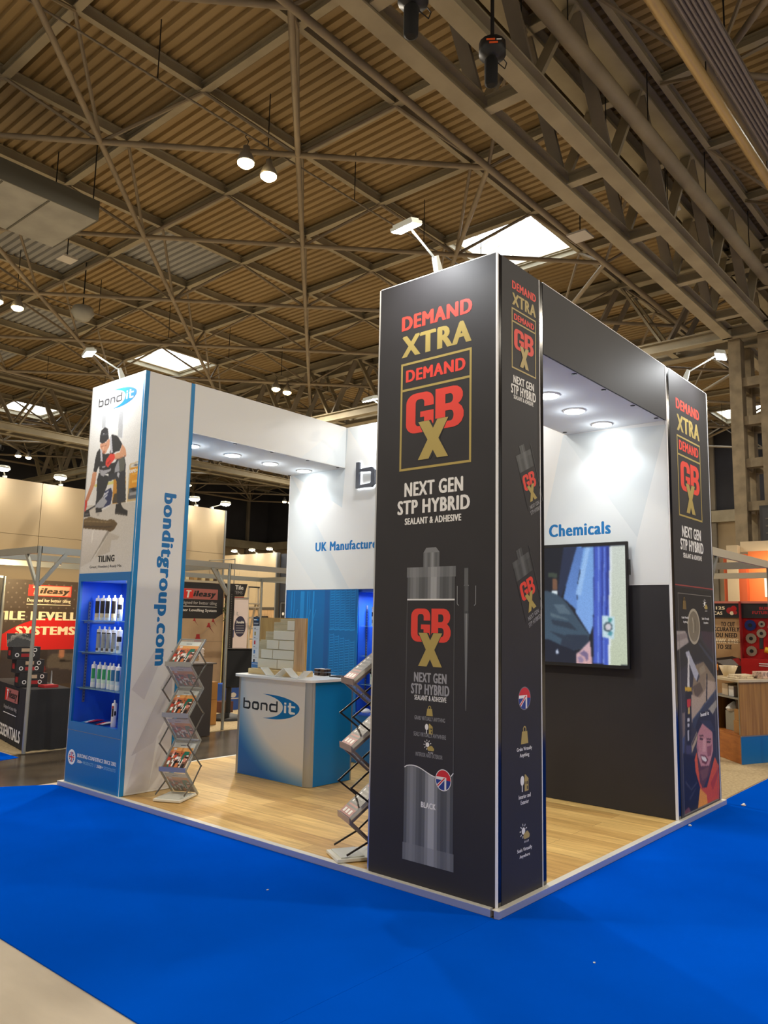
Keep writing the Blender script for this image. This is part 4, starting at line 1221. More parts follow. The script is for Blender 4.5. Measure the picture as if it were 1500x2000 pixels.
nb.build('niche', bw, True)
MB().box(2.838, 2.8455, 3.724, 3.7515, .607, 2.036, M_blue).build('niche_frame', bw, True)
MB().lathe([(.08, 0), (0, -.01)], M_lens, 24, (3.03, 3.3, 1.9995)).build('niche_light', bw, True)
lamp('niche_lamp', 'AREA', (3.03, 3.38, 1.96), 9.0, (.92, .96, 1), .14, aim=(3.03, 3.4, 0))
st = MB().box(3.00, 3.024, 3.7285, 3.7355, .75, 1.85, M_alud)
for k in range(34):
    st.box(3.006, 3.018, 3.7265, 3.7284, .765 + k * .031, .782 + k * .031, mat('slot_dark', (70, 76, 110), .5))
st.build('slotted_standard', bw, True)
for z in (1.60, 1.25, .92):
    MB().box(2.90, 3.2, 2.83, 3.72, z, z + .008, M_glass).build('glass_shelf', bw, True)
K = faceX(2.846, 4.985)
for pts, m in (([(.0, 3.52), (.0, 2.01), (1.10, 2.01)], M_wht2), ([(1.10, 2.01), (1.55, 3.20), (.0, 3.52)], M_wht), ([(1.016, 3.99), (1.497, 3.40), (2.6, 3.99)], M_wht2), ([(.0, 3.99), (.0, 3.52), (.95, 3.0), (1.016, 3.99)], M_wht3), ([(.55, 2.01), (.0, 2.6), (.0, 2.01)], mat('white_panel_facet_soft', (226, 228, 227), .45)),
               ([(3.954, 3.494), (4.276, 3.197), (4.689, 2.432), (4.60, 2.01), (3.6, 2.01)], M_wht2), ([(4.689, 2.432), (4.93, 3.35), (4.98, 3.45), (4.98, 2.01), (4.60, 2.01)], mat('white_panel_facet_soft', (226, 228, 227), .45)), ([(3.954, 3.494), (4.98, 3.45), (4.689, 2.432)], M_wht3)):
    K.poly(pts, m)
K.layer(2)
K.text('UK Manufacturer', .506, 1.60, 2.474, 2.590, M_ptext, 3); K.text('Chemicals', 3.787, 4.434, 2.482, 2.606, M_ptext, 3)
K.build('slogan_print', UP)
# printed tower block on the blue panel
K = faceX(2.846, 4.985)
K.rect(.70, .78, .02, 1.99, M_blueq); K.rect(.0, .03, .02, 1.99, M_blueq)
for u, w in ((.10, .02), (.15, .015), (.27, .07), (.39, .02), (.43, .012), (.49, .03)):
    K.poly([(u, 1.98), (u + w, 1.98), (u + w - .02, .9), (u - .02, .9)], M_blued)
for u in (.12, .36, .45):
    K.stroke([(u, 1.45), (u + .10, 1.75)], .012, M_blued)
for c in range(5):
    u0 = .80 + c * .085
    for r in range(3):
        vt = 1.99 - r * .50 + (0 if r == 0 else -.02) - c * (.02 if r else 0)
        vb = vt - .46
        K.layer(1)
        K.rect(u0, u0 + .007, vb, vt, M_blued); K.rect(u0 + .066, u0 + .074, vb, vt, M_blued)
        n = 15
        for k in range(n):
            v = vb + (vt - vb) * k / n
            K.poly([(u0 + .008, v), (u0 + .065, v + .006), (u0 + .065, v + .018), (u0 + .008, v + .012)], M_blued)
        K.poly([(u0 - .005, vb - .03), (u0 + .08, vb - .02), (u0 + .08, vb), (u0 - .005, vb - .008)], M_blued)
for k in range(7):
    K.stroke([(.56, .98 - k * .02 * (k % 3 + 1)), (.70, .93 - k * .02 * (k % 3 + 1))], .010, M_blued)
K.build('building_print', BP)

# raised company sign with a lit edge
sg = thing('raised_letter_sign', 'dark raised company lettering with a white halo, high on the white back wall', 'sign', (2.8, 3.0, 3.27))
def raised(name, strokes, w, m, glow):
    a = Art((2.80, 4.985, Z0), (0, -1, 0), (0, 0, 1), (-1, 0, 0))
    for s, ww, wv in strokes:
        a.stroke(s, ww, m, wv)
    mb = a.mb
    n = len(mb.v)
    base = list(mb.v)
    fs0 = [list(f) for f in mb.f]
    mb.add([(x + .035, y, z) for x, y, z in base], [f[::-1] for f in fs0], glow)
    off = n
    for f in fs0:
        for i in range(len(f)):
            a_, b_ = f[i], f[(i + 1) % len(f)]
            mb.f.append([a_, b_, b_ + off, a_ + off]); mb.m.append(mb.mi(glow) if False else mb.mi(m)); mb.s.append(False)
    return mb.build(name, sg, True)
M_halo = mat('sign_halo', (240, 248, 255), .4, emit=9)
M_sign = mat('sign_face', (62, 64, 74), .35)
y0, ya, yx = 3.228, 3.518, 3.425
def sq(u0, u1): return [(u0, y0), (u1 - .03, y0), (u1, y0 + .03), (u1, yx - .03), (u1 - .03, yx), (u0, yx)]
raised('letter', [([(1.232, ya + .01), (1.232, y0 - .02)], .05, None), (sq(1.23, 1.48), .05, .032)], 0, M_sign, M_halo)
raised('letter', [([(1.62, y0), (1.60, y0 + .03), (1.60, yx - .03), (1.62, yx), (1.82, yx), (1.85, yx - .03), (1.85, y0 + .03), (1.82, y0), (1.615, y0)], .05, .032)], 0, M_sign, M_halo)
raised('letter', [([(1.97, yx + .015), (1.97, y0 - .015)], .05, None), ([(1.97, yx), (2.17, yx), (2.21, yx - .03), (2.21, y0 - .015)], .05, .032)], 0, M_sign, M_halo)
raised('letter', [([(2.58, ya + .01), (2.58, y0 - .02)], .05, None), ([(2.58, y0), (2.36, y0), (2.33, y0 + .03), (2.33, yx - .03), (2.36, yx), (2.58, yx)], .05, .032)], 0, M_sign, M_halo)

# wall-hung television
tv = thing('television', 'large black framed television on the back wall showing an arm beside a blue door', 'television', (2.78, 1.32, 1.84))
MB().box(2.765, 2.80, .362, 2.284, 1.284, 2.436, M_dark).build('casing', tv, True, bevel=.004)
sc = Art((2.765, 2.30, Z0), (0, -1, 0), (0, 0, 1), (-1, 0, 0))
img = paint(SCREEN, .034, 1.918, 1.276, 2.366, 250, 150, (22, 26, 40), 3, .02)
picture('screen', img, sc, .034, 1.918, 1.276, 2.366, picture_mat('screen_picture', .2, .92), tv)
MB().box(2.8005, 2.840, 1.0, 1.6, 1.65, 2.03, M_dark).build('wall_bracket', tv, True)
MB().box(2.772, 2.796, .345, .3615, 2.13, 2.27, M_dark).build('side_box', tv, True)

# floodlights on arms above the panels
def flood(label, base, head, look, power=LIGHT_FLOOD, light=True):
    b, h = Vector(base), Vector(head)
    t = thing('arm_floodlight', label, 'floodlight', base, group='arm floodlights on the stand')
    d = (h - b); d.z = 0; d = d.normalized(); s = Vector((0, 0, 1)).cross(d)
    M_arm = mat('floodlight_arm', (214, 216, 206), .35, .3)
    q = MB(); q.prism([b - d * .03 - s * .02, b + d * .03 - s * .02, b + d * .055 - s * .02 + Vector((0, 0, .10)), b + d * .03 - s * .02 + Vector((0, 0, .115))], s * .04, M_arm); q.build('clamp', t, True)
    q = MB().tube(b + d * .04 + Vector((0, 0, .09)), h - d * .05 + Vector((0, 0, .0)), .008, M_arm, 8); q.build('arm', t, True)
    n = Vector(look) - h; n.normalize()
    up = -n
    q = MB(); q.bar(h - s * .10, h + s * .10, .10, .022, M_arm, up); q.bar(h - s * .085 + up * .02, h + s * .085 + up * .02, .075, .02, M_arm, up); q.build('lamp_head', t, True)
    g = MB(); g.bar(h - s * .092 - up * .014, h + s * .092 - up * .014, .088, .006, M_floodglow, up); g.build('lens', t, True)
    if light:
        lamp('flood_lamp', 'AREA', h - up * .022, power, (.95, .98, 1), .18, .085, aim=look, parent=t)
    return t
flood('arm floodlight clamped on the top of the big black corner tower', (.03, .49, H + .007), (-.30, .52, 4.26), (.05, .5, 2.9))
flood('arm floodlight clamped on the top of the white tower', (.03, 4.47, H + .001), (-.30, 4.57, 4.25), (.05, 4.5, 2.9))
flood('arm floodlight clamped on the black end tower beside the hall column', (3.43, .03, H + .007), (3.50, -.30, 4.26), (3.42, .05, 2.9))
flood('arm floodlight over the raised company sign on the back wall', (2.86, 3.26, H + .001), (2.50, 3.30, 4.21), (2.85, 3.28, 3.0), LIGHT_FLOOD * .8)
flood('arm floodlight on the back wall above the television', (2.86, 1.6, H + .001), (2.50, 1.6, 4.21), (2.85, 1.6, 3.0), LIGHT_FLOOD * .8)

# ------------------------------------------------------------------ counter and what stands on it
M_ctop = mat('counter_top_white', (238, 238, 236), .3)
M_cpost = mat('counter_post_silver', (176, 178, 176), .38, .75)
ct = thing('reception_counter', 'white and blue reception counter with a company logo, silver posts and white top', 'counter', (1.8, 3.65, B0))
def counter_front(UU, VV):
    """white panel with a printed blue fade sweeping up from the lower corner"""
    d = np.sqrt(((UU - 1.22) / 1.30) ** 2 + ((VV - 1.02) / .985) ** 2)
    t = np.clip((d - .86) / .30, 0, 1)[..., None] ** 1.15
    return np.array([226, 224, 220.0]) * (1 - t) + np.array([20, 104, 188.0]) * t
fb = MB().box(1.482, 1.50, 3.165, 4.155, B0, 1.045, M_wht).build('front_panel', ct, True)
CA = faceX(1.482, 4.17)
picture('fade_print', paint([], .017, 1.003, .006, 1.003, 90, 90, counter_front, 0, 0), CA, .017, 1.003, .006, 1.003, M_pic, fb)
CA.layer(3)
bond_logo(CA, .066, .608, .867, M_pblack, mat('logo_blue_deep', (0, 110, 178), .4), M_pwhite)
CA.build('logo_print', fb)
MB().box(1.545, 2.075, 3.085, 3.10, B0, 1.045, mat('counter_blue', (0, 112, 176), .4)).build('side_panel', ct, True)
MB().box(1.545, 2.075, 4.21, 4.225, B0, 1.045, mat('counter_blue', (0, 112, 176), .4)).build('side_panel', ct, True)
MB().box(2.10, 2.115, 3.165, 4.155, B0, 1.045, M_wht).build('rear_panel', ct, True)
for x, y, s, a0 in ((1.545, 3.165, .08, 180), (1.545, 4.155, .07, 90), (2.075, 3.165, .04, 270), (2.075, 4.155, .07, 0)):
    pts = [(x, y, B0)] + [(x + (.063 if True else s) * math.cos(math.radians(a0 + 90 * i / 8)), y + .08 * math.sin(math.radians(a0 + 90 * i / 8)), B0) for i in range(9)]
    MB().prism(pts, (0, 0, 1.045 - B0), M_cpost).build('corner_post', ct, True)
tp = []
for x, y, a0 in ((1.54, 3.15, 180), (2.10, 3.15, 270), (2.10, 4.17, 0), (1.54, 4.17, 90)):
    tp += [(x + .10 * math.cos(math.radians(a0 + 90 * i / 6)), y + .10 * math.sin(math.radians(a0 + 90 * i / 6)), 1.046) for i in range(7)]
MB().prism(tp, (0, 0, .028), M_ctop).build('counter_top', ct, True, bevel=.004)
CT = 1.0745

# tiled sample board
M_pine = mottled('pine_board', (226, 196, 140), (206, 172, 114), 3, .5, stretch=(1, 1, 8))
M_oakl = mottled('light_oak', (214, 178, 130), (190, 150, 104), 4, .5, stretch=(6, 6, .6))
M_ply = mottled('ply_board', (196, 156, 88), (178, 138, 74), 4, .5, stretch=(1, 6, 1))
M_tile = mat('cream_tile', (232, 224, 200), .3)
M_adh = mottled('tile_adhesive', (220, 204, 164), (204, 188, 148), 12, .8, .4, stretch=(1, .2, 5))
M_grout = mat('tile_grout', (120, 112, 96), .8)
sb = thing('sample_board', 'upright tiling sample board with cream tiles on a pine base, standing on the counter', 'sample board', (1.66, 3.8, CT + .001))
MB().box(1.575, 1.80, 3.39, 4.16, CT + .001, 1.13, M_pine).build('base', sb, True, bevel=.002)
MB().box(1.66, 1.685, 3.372, 4.09, 1.131, 1.678, M_ply).build('board', sb, True)
MB().box(1.645, 1.6595, 3.372, 3.522, 1.131, 1.678, M_oakl).build('oak_strip', sb, True)
BU = Art((1.66, 4.09, 1.131), (0, -1, 0), (0, 0, 1), (-1, 0, 0))
ad = MB()
for u0, u1, v0, v1 in ((.0, .565, .0, .29), (.02, .565, .245, .31), (.10, .565, .30, .40), (.23, .565, .395, .50), (.33, .565, .49, .535)):
    ad.box(1.655 + random.uniform(0, .0008), 1.6595, 4.09 - u1, 4.09 - u0, 1.131 + v0, 1.131 + v1, M_adh)
for k in range(36):
    v = .02 + k * .0145
    u = .0 if v < .28 else .11 if v < .40 else .235 if v < .5 else .33
    ad.bar((1.654, 4.09 - u - .004, 1.131 + v), (1.654, 4.09 - .56, 1.131 + v), .004, .006, M_adh)
ad.build('adhesive_bed', sb, True)
cl = MB()
tiles = [(.0, .31, .01, .103), (.318, .566, .01, .103), (.05, .232, .112, .205), (.24, .566, .112, .205), (.135, .325, .214, .307), (.333, .566, .214, .307), (.24, .566, .316, .409), (.335, .45, .418, .515), (.452, .566, .418, .515)]
for i, (u0, u1, v0, v1) in enumerate(tiles):
    if i == 7: continue
    MB().box(1.644, 1.6515, 4.09 - u1 + .003, 4.09 - u0, 1.131 + v0, 1.131 + v1, M_tile).build('tile', sb, True, bevel=.0015)
MB().box(1.650, 1.6545, 4.0905, 4.20, 1.131, 1.684, M_wht).build('info_strip', sb, True)
IS = Art((1.650, 4.20, 1.131), (0, -1, 0), (0, 0, 1), (-1, 0, 0))
IS.rect(.002, .108, .455, .551, mat('print_navy', (34, 48, 66), .5)); IS.layer(2); IS.rect(.012, .06, .515, .528, M_pwhite); IS.rect(.06, .085, .512, .532, mat('logo_blue', (0, 134, 200), .4)); IS.rect(.012, .09, .480, .486, M_pwhite); IS.rect(.012, .08, .468, .472, M_pgrey)
IS.layer(1)
IS.rect(.002, .108, .004, .062, mat('print_sea_blue', (74, 128, 190), .5)); IS.rect(.01, .10, .04, .046, M_pwhite)
for v in (.425, .325, .225, .125):
    IS.rect(.022, .05, v, v + .006, M_pblack); IS.rect(.022, .09, v - .012, v - .009, M_pgrey)
for v, m in ((.37, M_gold), (.275, M_flagr), (.175, mat('print_sea_blue', (74, 128, 190), .5)), (.075, M_pblack)):
    IS.rect(.028, .052, v - .02, v + .02, m)
IS.build('info_print', sb)

# clear zigzag leaflet stand on the counter
M_acr = mat('clear_acrylic', (236, 240, 236), .08, alpha=.2)
M_acre = mat('acrylic_edge', (246, 246, 240), .3)
zz = thing('leaflet_stand', 'clear acrylic zigzag leaflet stand in front of the tiled sample board', 'leaflet stand', (1.46, 3.5, CT + .001))
zp = [(3.82, 1.155), (3.72, 1.078), (3.60, 1.078), (3.47, 1.165), (3.46, 1.165), (3.34, 1.078), (3.26, 1.078), (3.16, 1.155)]
for k, ((ya, za), (yb, zb)) in enumerate(zip(zp, zp[1:])):
    if abs(ya - yb) > .03:
        q = MB().prism([(1.455, ya, za), (1.455, yb, zb), (1.455, yb, zb + .004), (1.455, ya, za + .004)], (.105, 0, 0), mat('frosted_acrylic', (244, 246, 240), .2, alpha=.45))
        q.prism([(1.452, ya, za), (1.452, yb, zb), (1.452, yb - .001, zb + .009), (1.452, ya - .001, za + .009)], (.003, 0, 0), M_acre)
        q.build('acrylic_panel', zz, True)
# little sample stack and pad
ch = thing('sample_display', 'clear plate with two tiers of small dark sample blocks on the counter', 'sample display', (2.03, 3.47, CT + .001))
M_choc = mat('dark_block', (58, 40, 34), .35)
MB().box(1.97, 2.10, 3.36, 3.62, CT + .034, CT + .038, M_acr).build('plate', ch, True)
for y in (3.44, 3.53):
    for x in (1.985, 2.045):
        MB().box(x, x + .045, y - .03, y + .03, CT + .001, CT + .033, M_choc).build('block', ch, True, bevel=.003)
        MB().box(x, x + .045, y - .03, y + .03, CT + .039, CT + .068, M_choc).build('block', ch, True, bevel=.003)
        MB().box(x + .002, x + .043, y - .028, y + .028, CT + .0685, CT + .071, M_acre).build('cap', ch, True)
pd = MB().box(1.95, 2.12, 3.14, 3.30, CT + .001, CT + .012, M_dark).build('notepad', None, bevel=.003)
tag(pd, 'flat black pad lying on the end of the counter', 'pad')

# ------------------------------------------------------------------ zigzag brochure racks
ZF, ZBK = (.30, .775, 1.23), (.05, .53, 1.005, 1.455)
DF, DB, RW = .09, .37, .26
def rack(label, loc, rotz, mrail, mrod):
    t = thing('brochure_rack', label, 'brochure rack', loc, rotz, 'folding brochure racks')
    z0 = loc[2]
    fz = [z - z0 for z in ZF]; bz = [z - z0 for z in ZBK]
    b = MB().box(0, RW, 0, .33, 0.001, .022, M_base)
    b.build('base', t, bevel=.003)
    MB().box(.02, RW - .02, .03, .20, .0225, .03, M_base2).build('base_tray', t)
    segs = []
    for i in range(3):
        segs.append(((DB, bz[i]), (DF, fz[i]), 'r')); segs.append(((DF, fz[i]), (DB, bz[i + 1]), 't'))
    for a, c, k in segs:
        p = MB()
        for x in (.006, RW - .006):
            p.bar((x, a[0], a[1]), (x, c[0], c[1]), .012, .018, mrail)
        if k == 't':
            p.prism([(0, DF - .012, a[1] - .012), (RW, DF - .012, a[1] - .012), (RW, DF - .002, a[1] - .014), (0, DF - .002, a[1] - .014)], (0, -.004, .042), mrail)
            p.bar((0, DB, c[1]), (RW, DB, c[1]), .018, .012, mrail)
        pk = p.build('pocket', t)
        d = Vector((0, c[0] - a[0], c[1] - a[1])); n = Vector((0, -d.z, d.y)).normalized()
        n = (n if n.z > 0 else -n) * .003
        MB().prism([(.012, a[0], a[1]), (RW - .012, a[0], a[1]), (RW - .012, c[0], c[1]), (.012, c[0], c[1])], n, M_acr).build('acrylic_sheet', pk)
    # scissor rods mirror the zigzag on both sides
    mids = [((a[0] + c[0]) / 2, (a[1] + c[1]) / 2) for a, c, k in segs]
    pts = []
    for i, m in enumerate(mids):
        pts.append(m)
        if i < len(mids) - 1:
            zv = segs[i][1][1]
            pts.append((DB + .01 if segs[i][1][0] == DF else DF - .01, zv))
    pts = [(DF - .03, .048)] + pts
    for x in (-.008, RW + .008):
        for a, c in zip(pts, pts[1:]):
            MB().bar((x, a[0], a[1]), (x, c[0], c[1]), .008, .012, mrod).build('strut', t)
        for a in pts[1:]:
            MB().tube((x - .006, a[0], a[1]), (x + .006, a[0], a[1]), .008, mrod, 8).build('pivot', t)
    return t, segs
M_base = mat('rack_base_cream', (226, 224, 212), .4)
M_base2 = mat('rack_base_tray', (212, 212, 202), .4)
M_railg = mat('rack_rail_silver', (178, 180, 176), .35, .6)
M_rodb = mat('rack_rod_dark', (58, 52, 48), .35, .5)
M_rodg = mat('rack_rod_grey', (112, 110, 106), .35, .6)
r1, segs = rack('silver zigzag brochure rack standing beside the white tower', (.117, 3.643, Z0 + .004), math.radians(-61.9), M_railg, M_rodg)
r2, _ = rack('zigzag brochure rack with dark rods, half hidden behind the black corner tower', (.09, 1.464, Z0 + .0045), math.radians(-118.1), mat('rack_rail_warm', (166, 150, 142), .35, .6), M_rodb)

def cover(kind):
    """brochure cover picture, 21 x 29 cm"""
    n, m = 30, 42
    im = np.zeros((m, n, 3))
    rg = np.random.default_rng(3 if kind == 'a' else 5)
    if kind == 'a':
        for j in range(m):
            v = j / m
            im[j] = np.array([222, 224, 214]) if v > .80 else np.array([226, 150 + 60 * (v - .55), 90]) if v > .66 else np.array([196, 110, 62]) if v > .58 else np.array([120, 82, 60])
        cols = [(40, 34, 34), (226, 222, 216), (196, 62, 44), (34, 112, 92), (238, 236, 230), (206, 120, 70), (30, 30, 34), (218, 140, 120)]
        for _ in range(46):
            i, j = rg.integers(0, n - 4), rg.integers(0, int(m * .58))
            im[j:j + rg.integers(3, 9), i:i + rg.integers(2, 5)] = cols[rg.integers(0, len(cols))]
        im[30:33, 3:7] = (236, 236, 236)
        im[22:28, 20:27] = (24, 110, 88)
        im[37:38, 10:18] = (90, 100, 110)
    else:
        im[:] = (24, 21, 22)
        im[:9] = (136, 34, 30)
        im[2:7, 4:9] = (226, 220, 214); im[2:7, 12:17] = (226, 220, 214); im[2:7, 20:25] = (226, 220, 214)
        im[11:13, 3:27] = (150, 60, 52)
        for k in range(4):
            im[15 + 5 * k:17 + 5 * k, 6:22] = (104, 100, 98); im[15 + 5 * k:18 + 5 * k, 4:7] = (230, 228, 226)
        im[36:40, 4:22] = (190, 70, 58)
    return im
M_cov = picture_mat('brochure_cover', .3)
PAGE = mat('paper_edge', (236, 232, 222), .7)
def brochure(seg, kind, thick, root, label, group, reverse=False):
    """a brochure lying on a rack pocket: spine edge along the pocket's lower lip"""
    (ya, za), (yb, zb), k = seg
    d = Vector((0, yb - ya, zb - za)); L = d.length; d.normalize()
    n = Vector((0, -d.z, d.y))
    if n.z < 0: n = -n
    if k == 'r':
        o = Vector((.025, ya, za)) + d * .02 + n * .004
    else:
        o = Vector((.025, ya, za)) + d * .014 + n * .004
    w, l = .21, min(L - .034, .297)
    t = thing('brochure', label, 'brochure', (0, 0, 0), group=group)
    X = Vector((1, 0, 0))
    q = MB()
    c = [o, o + X * w, o + X * w + d * l, o + d * l]
    q.prism(c, n * thick, PAGE).build('pages', t)
    M = Art(o + n * (thick + .0003), X, d, n)
    side = MB()
    im = cover(kind)
    if k == 'r':
        M = Art(o, X, d, -n)
    picture('cover', im, M, 0, w, 0, l, M_cov, t, world=False)
    t.location = root.location; t.rotation_euler = root.rotation_euler
    return t
where = ['lowest', 'middle', 'top']
names_t = ['bottom', 'middle', 'top']
for i in range(3):
    brochure(segs[2 * i + 1], 'a', .006, r1, 'orange and white brochure in the %s tilted pocket of the rack beside the white tower' % names_t[i], 'brochures on the silver rack')
    brochure(segs[2 * i], 'a', .004, r1, 'brochure facing down behind clear acrylic under the %s pocket of the silver rack' % names_t[i], 'brochures on the silver rack')
    brochure(segs[2 * i + 1], 'b', .022, r2, 'dark red-lettered brochures in the %s pocket of the rack by the black tower' % names_t[i], 'brochures on the dark rack')

# ------------------------------------------------------------------ sealant cartridges in the niches
def cartridge(label_kind):
    """310 ml cartridge: white tube, threaded neck, piston rim, printed label"""
    mw = mat('cartridge_white', (236, 236, 232), .35)
    t = thing('sealant_cartridge', label_kind, 'sealant cartridge', (0, 0, 0))
    MB().lathe([(.0235, 0), (.0255, .003), (.0255, .214), (.022, .222), (.009, .226), (.009, .246), (.0055, .252), (0, .252)], mw, 18).build('tube', t)
    return t
def wrap(t, name, z0, z1, m, a0=100, a1=260, r=.0258):
    mb = MB()
    n = 12
    vs = [(r * math.cos(math.radians(a0 + (a1 - a0) * i / n)), r * math.sin(math.radians(a0 + (a1 - a0) * i / n)), z) for z in (z0, z1) for i in range(n + 1)]
    mb.add(vs, [(i, i + 1, n + 2 + i, n + 1 + i) for i in range(n)], m, True)
    return mb.build(name, t)
kinds = {}
def proto(kind):
    t = cartridge('x')
    if kind == 'black':
        wrap(t, 'label', .07, .195, mat('label_dark', (34, 28, 28), .35), 120, 238); wrap(t, 'label_foot', .03, .069, mat('label_sand', (214, 196, 160), .35), 120, 238)
    if kind == 'grey':
        wrap(t, 'label', .04, .18, mat('label_silver', (150, 156, 158), .3, .3), 110, 250); wrap(t, 'label_foot', .012, .039, mat('label_brown', (82, 70, 66), .35), 120, 200); wrap(t, 'label_band', .181, .192, mat('label_dark', (34, 28, 28), .35), 110, 235)
    if kind == 'green':
        wrap(t, 'label', .085, .185, mat('label_green', (40, 150, 96), .35), 150, 235); wrap(t, 'label_pale', .05, .084, mat('label_mint', (196, 222, 206), .35), 140, 240)
    if kind == 'teal':
        wrap(t, 'label', .085, .19, mat('label_teal', (28, 110, 156), .35), 150, 235); wrap(t, 'label_pale', .05, .084, mat('label_ice', (190, 212, 220), .35), 140, 240)
    if kind == 'block':
        wrap(t, 'label', .11, .16, mat('label_dark', (34, 28, 28), .35), 110, 250); wrap(t, 'label_foot', .03, .07, mat('label_silver', (150, 156, 158), .3, .3), 120, 200)
    if kind == 'duo':
        wrap(t, 'label', .10, .175, mat('label_dark', (34, 28, 28), .35), 140, 190); wrap(t, 'label_red', .176, .200, mat('label_crimson', (160, 40, 50), .35), 140, 190); wrap(t, 'label_foot', .11, .15, mat('label_ink', (22, 22, 26), .35), 205, 245)
    return t
def place(kind, x, y, z, label, group):
    if kind not in kinds:
        t = kinds[kind] = proto(kind)
        t.location = (x, y, z); t['label'] = label; t['group'] = group
        t.rotation_euler = (0, 0, math.radians(35))
    else:
        t = dup(kinds[kind], (x, y, z), None, label, group)
    return t
order = ['first', 'second', 'third', 'fourth', 'fifth', 'sixth']
for i, y in enumerate((4.835, 4.735, 4.640, 4.525)):
    place('black', .14, y, 1.614, '%s white cartridge with dark label from the slotted bar, top glass shelf' % order[i], 'cartridges in the niche')
place('block', .13, 4.40, 1.614, 'white cartridge with a broad black band at the end of the top glass shelf', 'cartridges in the niche')
for i, y in enumerate((4.770, 4.675, 4.585, 4.490)):
    place('grey', .14, y, 1.304, '%s silver-grey cartridge from the slotted bar, middle glass shelf' % order[i], 'cartridges in the niche')
place('block', .13, 4.375, 1.304, 'white cartridge with a black band at the end of the middle glass shelf', 'cartridges in the niche')
for i, y in enumerate((4.825, 4.715, 4.625, 4.525)):
    place('green', .14, y, .954, '%s green-labelled cartridge from the slotted bar, lowest glass shelf' % order[i], 'cartridges in the niche')
for i, y in enumerate((4.43, 4.34)):
    place('teal', .12, y, .954, 'teal-labelled cartridge on the lowest glass shelf, %s' % ('beside the green ones' if i == 0 else 'at the shelf end'), 'cartridges in the niche')
place('duo', .13, 4.385, .608, 'single black and red cartridge standing on the niche floor', 'cartridges in the niche')
# foil packs lying on the niche floor
cols = [((60, 150, 214), 'blue'), ((224, 226, 228), 'white'), ((176, 44, 52), 'red'), ((40, 38, 42), 'black'), ((206, 60, 62), 'bright red'), ((232, 232, 230), 'plain white')]
for i, (c, nm) in enumerate(cols):
    m = mat('foil_' + nm.replace(' ', '_'), c, .25)
    y = 4.86 - i * .075
    q = MB(); n = 8
    vs = []
    for j in range(n + 1):
        f = j / n
        hgt = .014 * math.sin(math.pi * f) + .001
        for k in (-1, 0, 1):
            vs.append((.06 + .19 * f, y + .032 * k * (1 - .3 * abs(2 * f - 1)) + .06 * f, .609 + .010 * (i % 3) + (hgt if k == 0 else hgt * .35)))
    q.add(vs, [(3 * j + k, 3 * j + k + 1, 3 * j + 4 + k, 3 * j + 3 + k) for j in range(n) for k in (0, 1)], m, True)
    q.add([(x, yy, .6075 + .010 * (i % 3)) for x, yy, z in vs], [(3 * j + k, 3 * j + 3 + k, 3 * j + 4 + k, 3 * j + k + 1) for j in range(n) for k in (0, 1)], m, True)
    tag(q.build('foil_pack'), '%s foil pack lying on the niche floor beside the single cartridge' % nm, 'foil pack', 'foil packs on the niche floor')
# few goods in the back wall niche
place('block', 3.02, 3.63, 1.609, 'white cartridge on the upper shelf of the back wall niche', 'goods in the back wall niche')
place('black', 3.03, 3.60, 1.259, 'dark-labelled cartridge on the second shelf of the back wall niche', 'goods in the back wall niche')
place('green', 2.98, 3.60, .929, 'green-labelled cartridge on the lower shelf of the back wall niche', 'goods in the back wall niche')
wp = MB().lathe([(.05, 0), (.06, .015), (.045, .035), (.02, .05), (0, .052)], M_pwhite, 10, (2.92, 3.63, .606)).build('cloth_wad')
tag(wp, 'crumpled white cloth on the sill of the back wall niche', 'cloth')

# scraps of paper on the carpet
def scrap(x, y, s, z, label, seed):
    rg = random.Random(seed)
    n = 7
    pts = [(x + s * rg.uniform(.5, 1) * math.cos(2 * math.pi * i / n), y + s * .6 * rg.uniform(.5, 1) * math.sin(2 * math.pi * i / n), z + .002 + rg.uniform(0, .5) * s * .6) for i in range(n)]
    q = MB().add(pts + [(x, y, z + s * .45)], [(i, (i + 1) % n, n) for i in range(n)], M_pwhite)
    q.add([(a, b, z + .001) for a, b, c in pts], [tuple(range(n))[::-1]], M_pwhite)
    tag(q.build('paper_scrap'), label, 'litter', 'paper scraps on the carpet')
scrap(4.09, -.17, .05, 0, 'crumpled white paper scrap on the carpet beyond the end tower', 1)
scrap(2.93, -.07, .03, 0, 'small white paper scrap on the carpet at the foot of the end tower', 2)
scrap(-.61, 1.28, .014, 0, 'tiny white fleck of paper on the carpet in front of the brochure racks', 3)
scrap(-.19, -.69, .012, 0, 'tiny white fleck of paper on the carpet near the black tower corner', 4)

# ------------------------------------------------------------------ neighbouring stands
M_shell = mat('shell_scheme_aluminium', (168, 170, 164), .35, .7)
M_shellw = mat('shell_scheme_pale', (206, 196, 172), .4, .3)
M_beigew = mottled('beige_stand_wall', (182, 160, 124), (176, 155, 120), .8, .6)
M_seam = mat('panel_seam', (86, 78, 66), .8)
M_brown = mottled('print_brown', (76, 62, 50), (66, 54, 44), 1.2, .5)
M_char = mat('print_charcoal_black', (34, 32, 34), .5)
M_dot = mat('print_brown_dot', (104, 92, 80), .5)
M_peach = mat('print_warm_white', (250, 232, 196), .5)
M_salmon = mat('print_logo_pale', (228, 170, 140), .5)
M_salred = mat('print_logo_red', (222, 44, 34), .5)
M_arcred = mat('print_arc_red', (206, 24, 22), .5)
M_drape = mottled('black_drape', (32, 31, 34), (26, 25, 28), 3, .8)
M_card = mottled('cardboard', (176, 126, 62), (164, 114, 54), 3, .7)

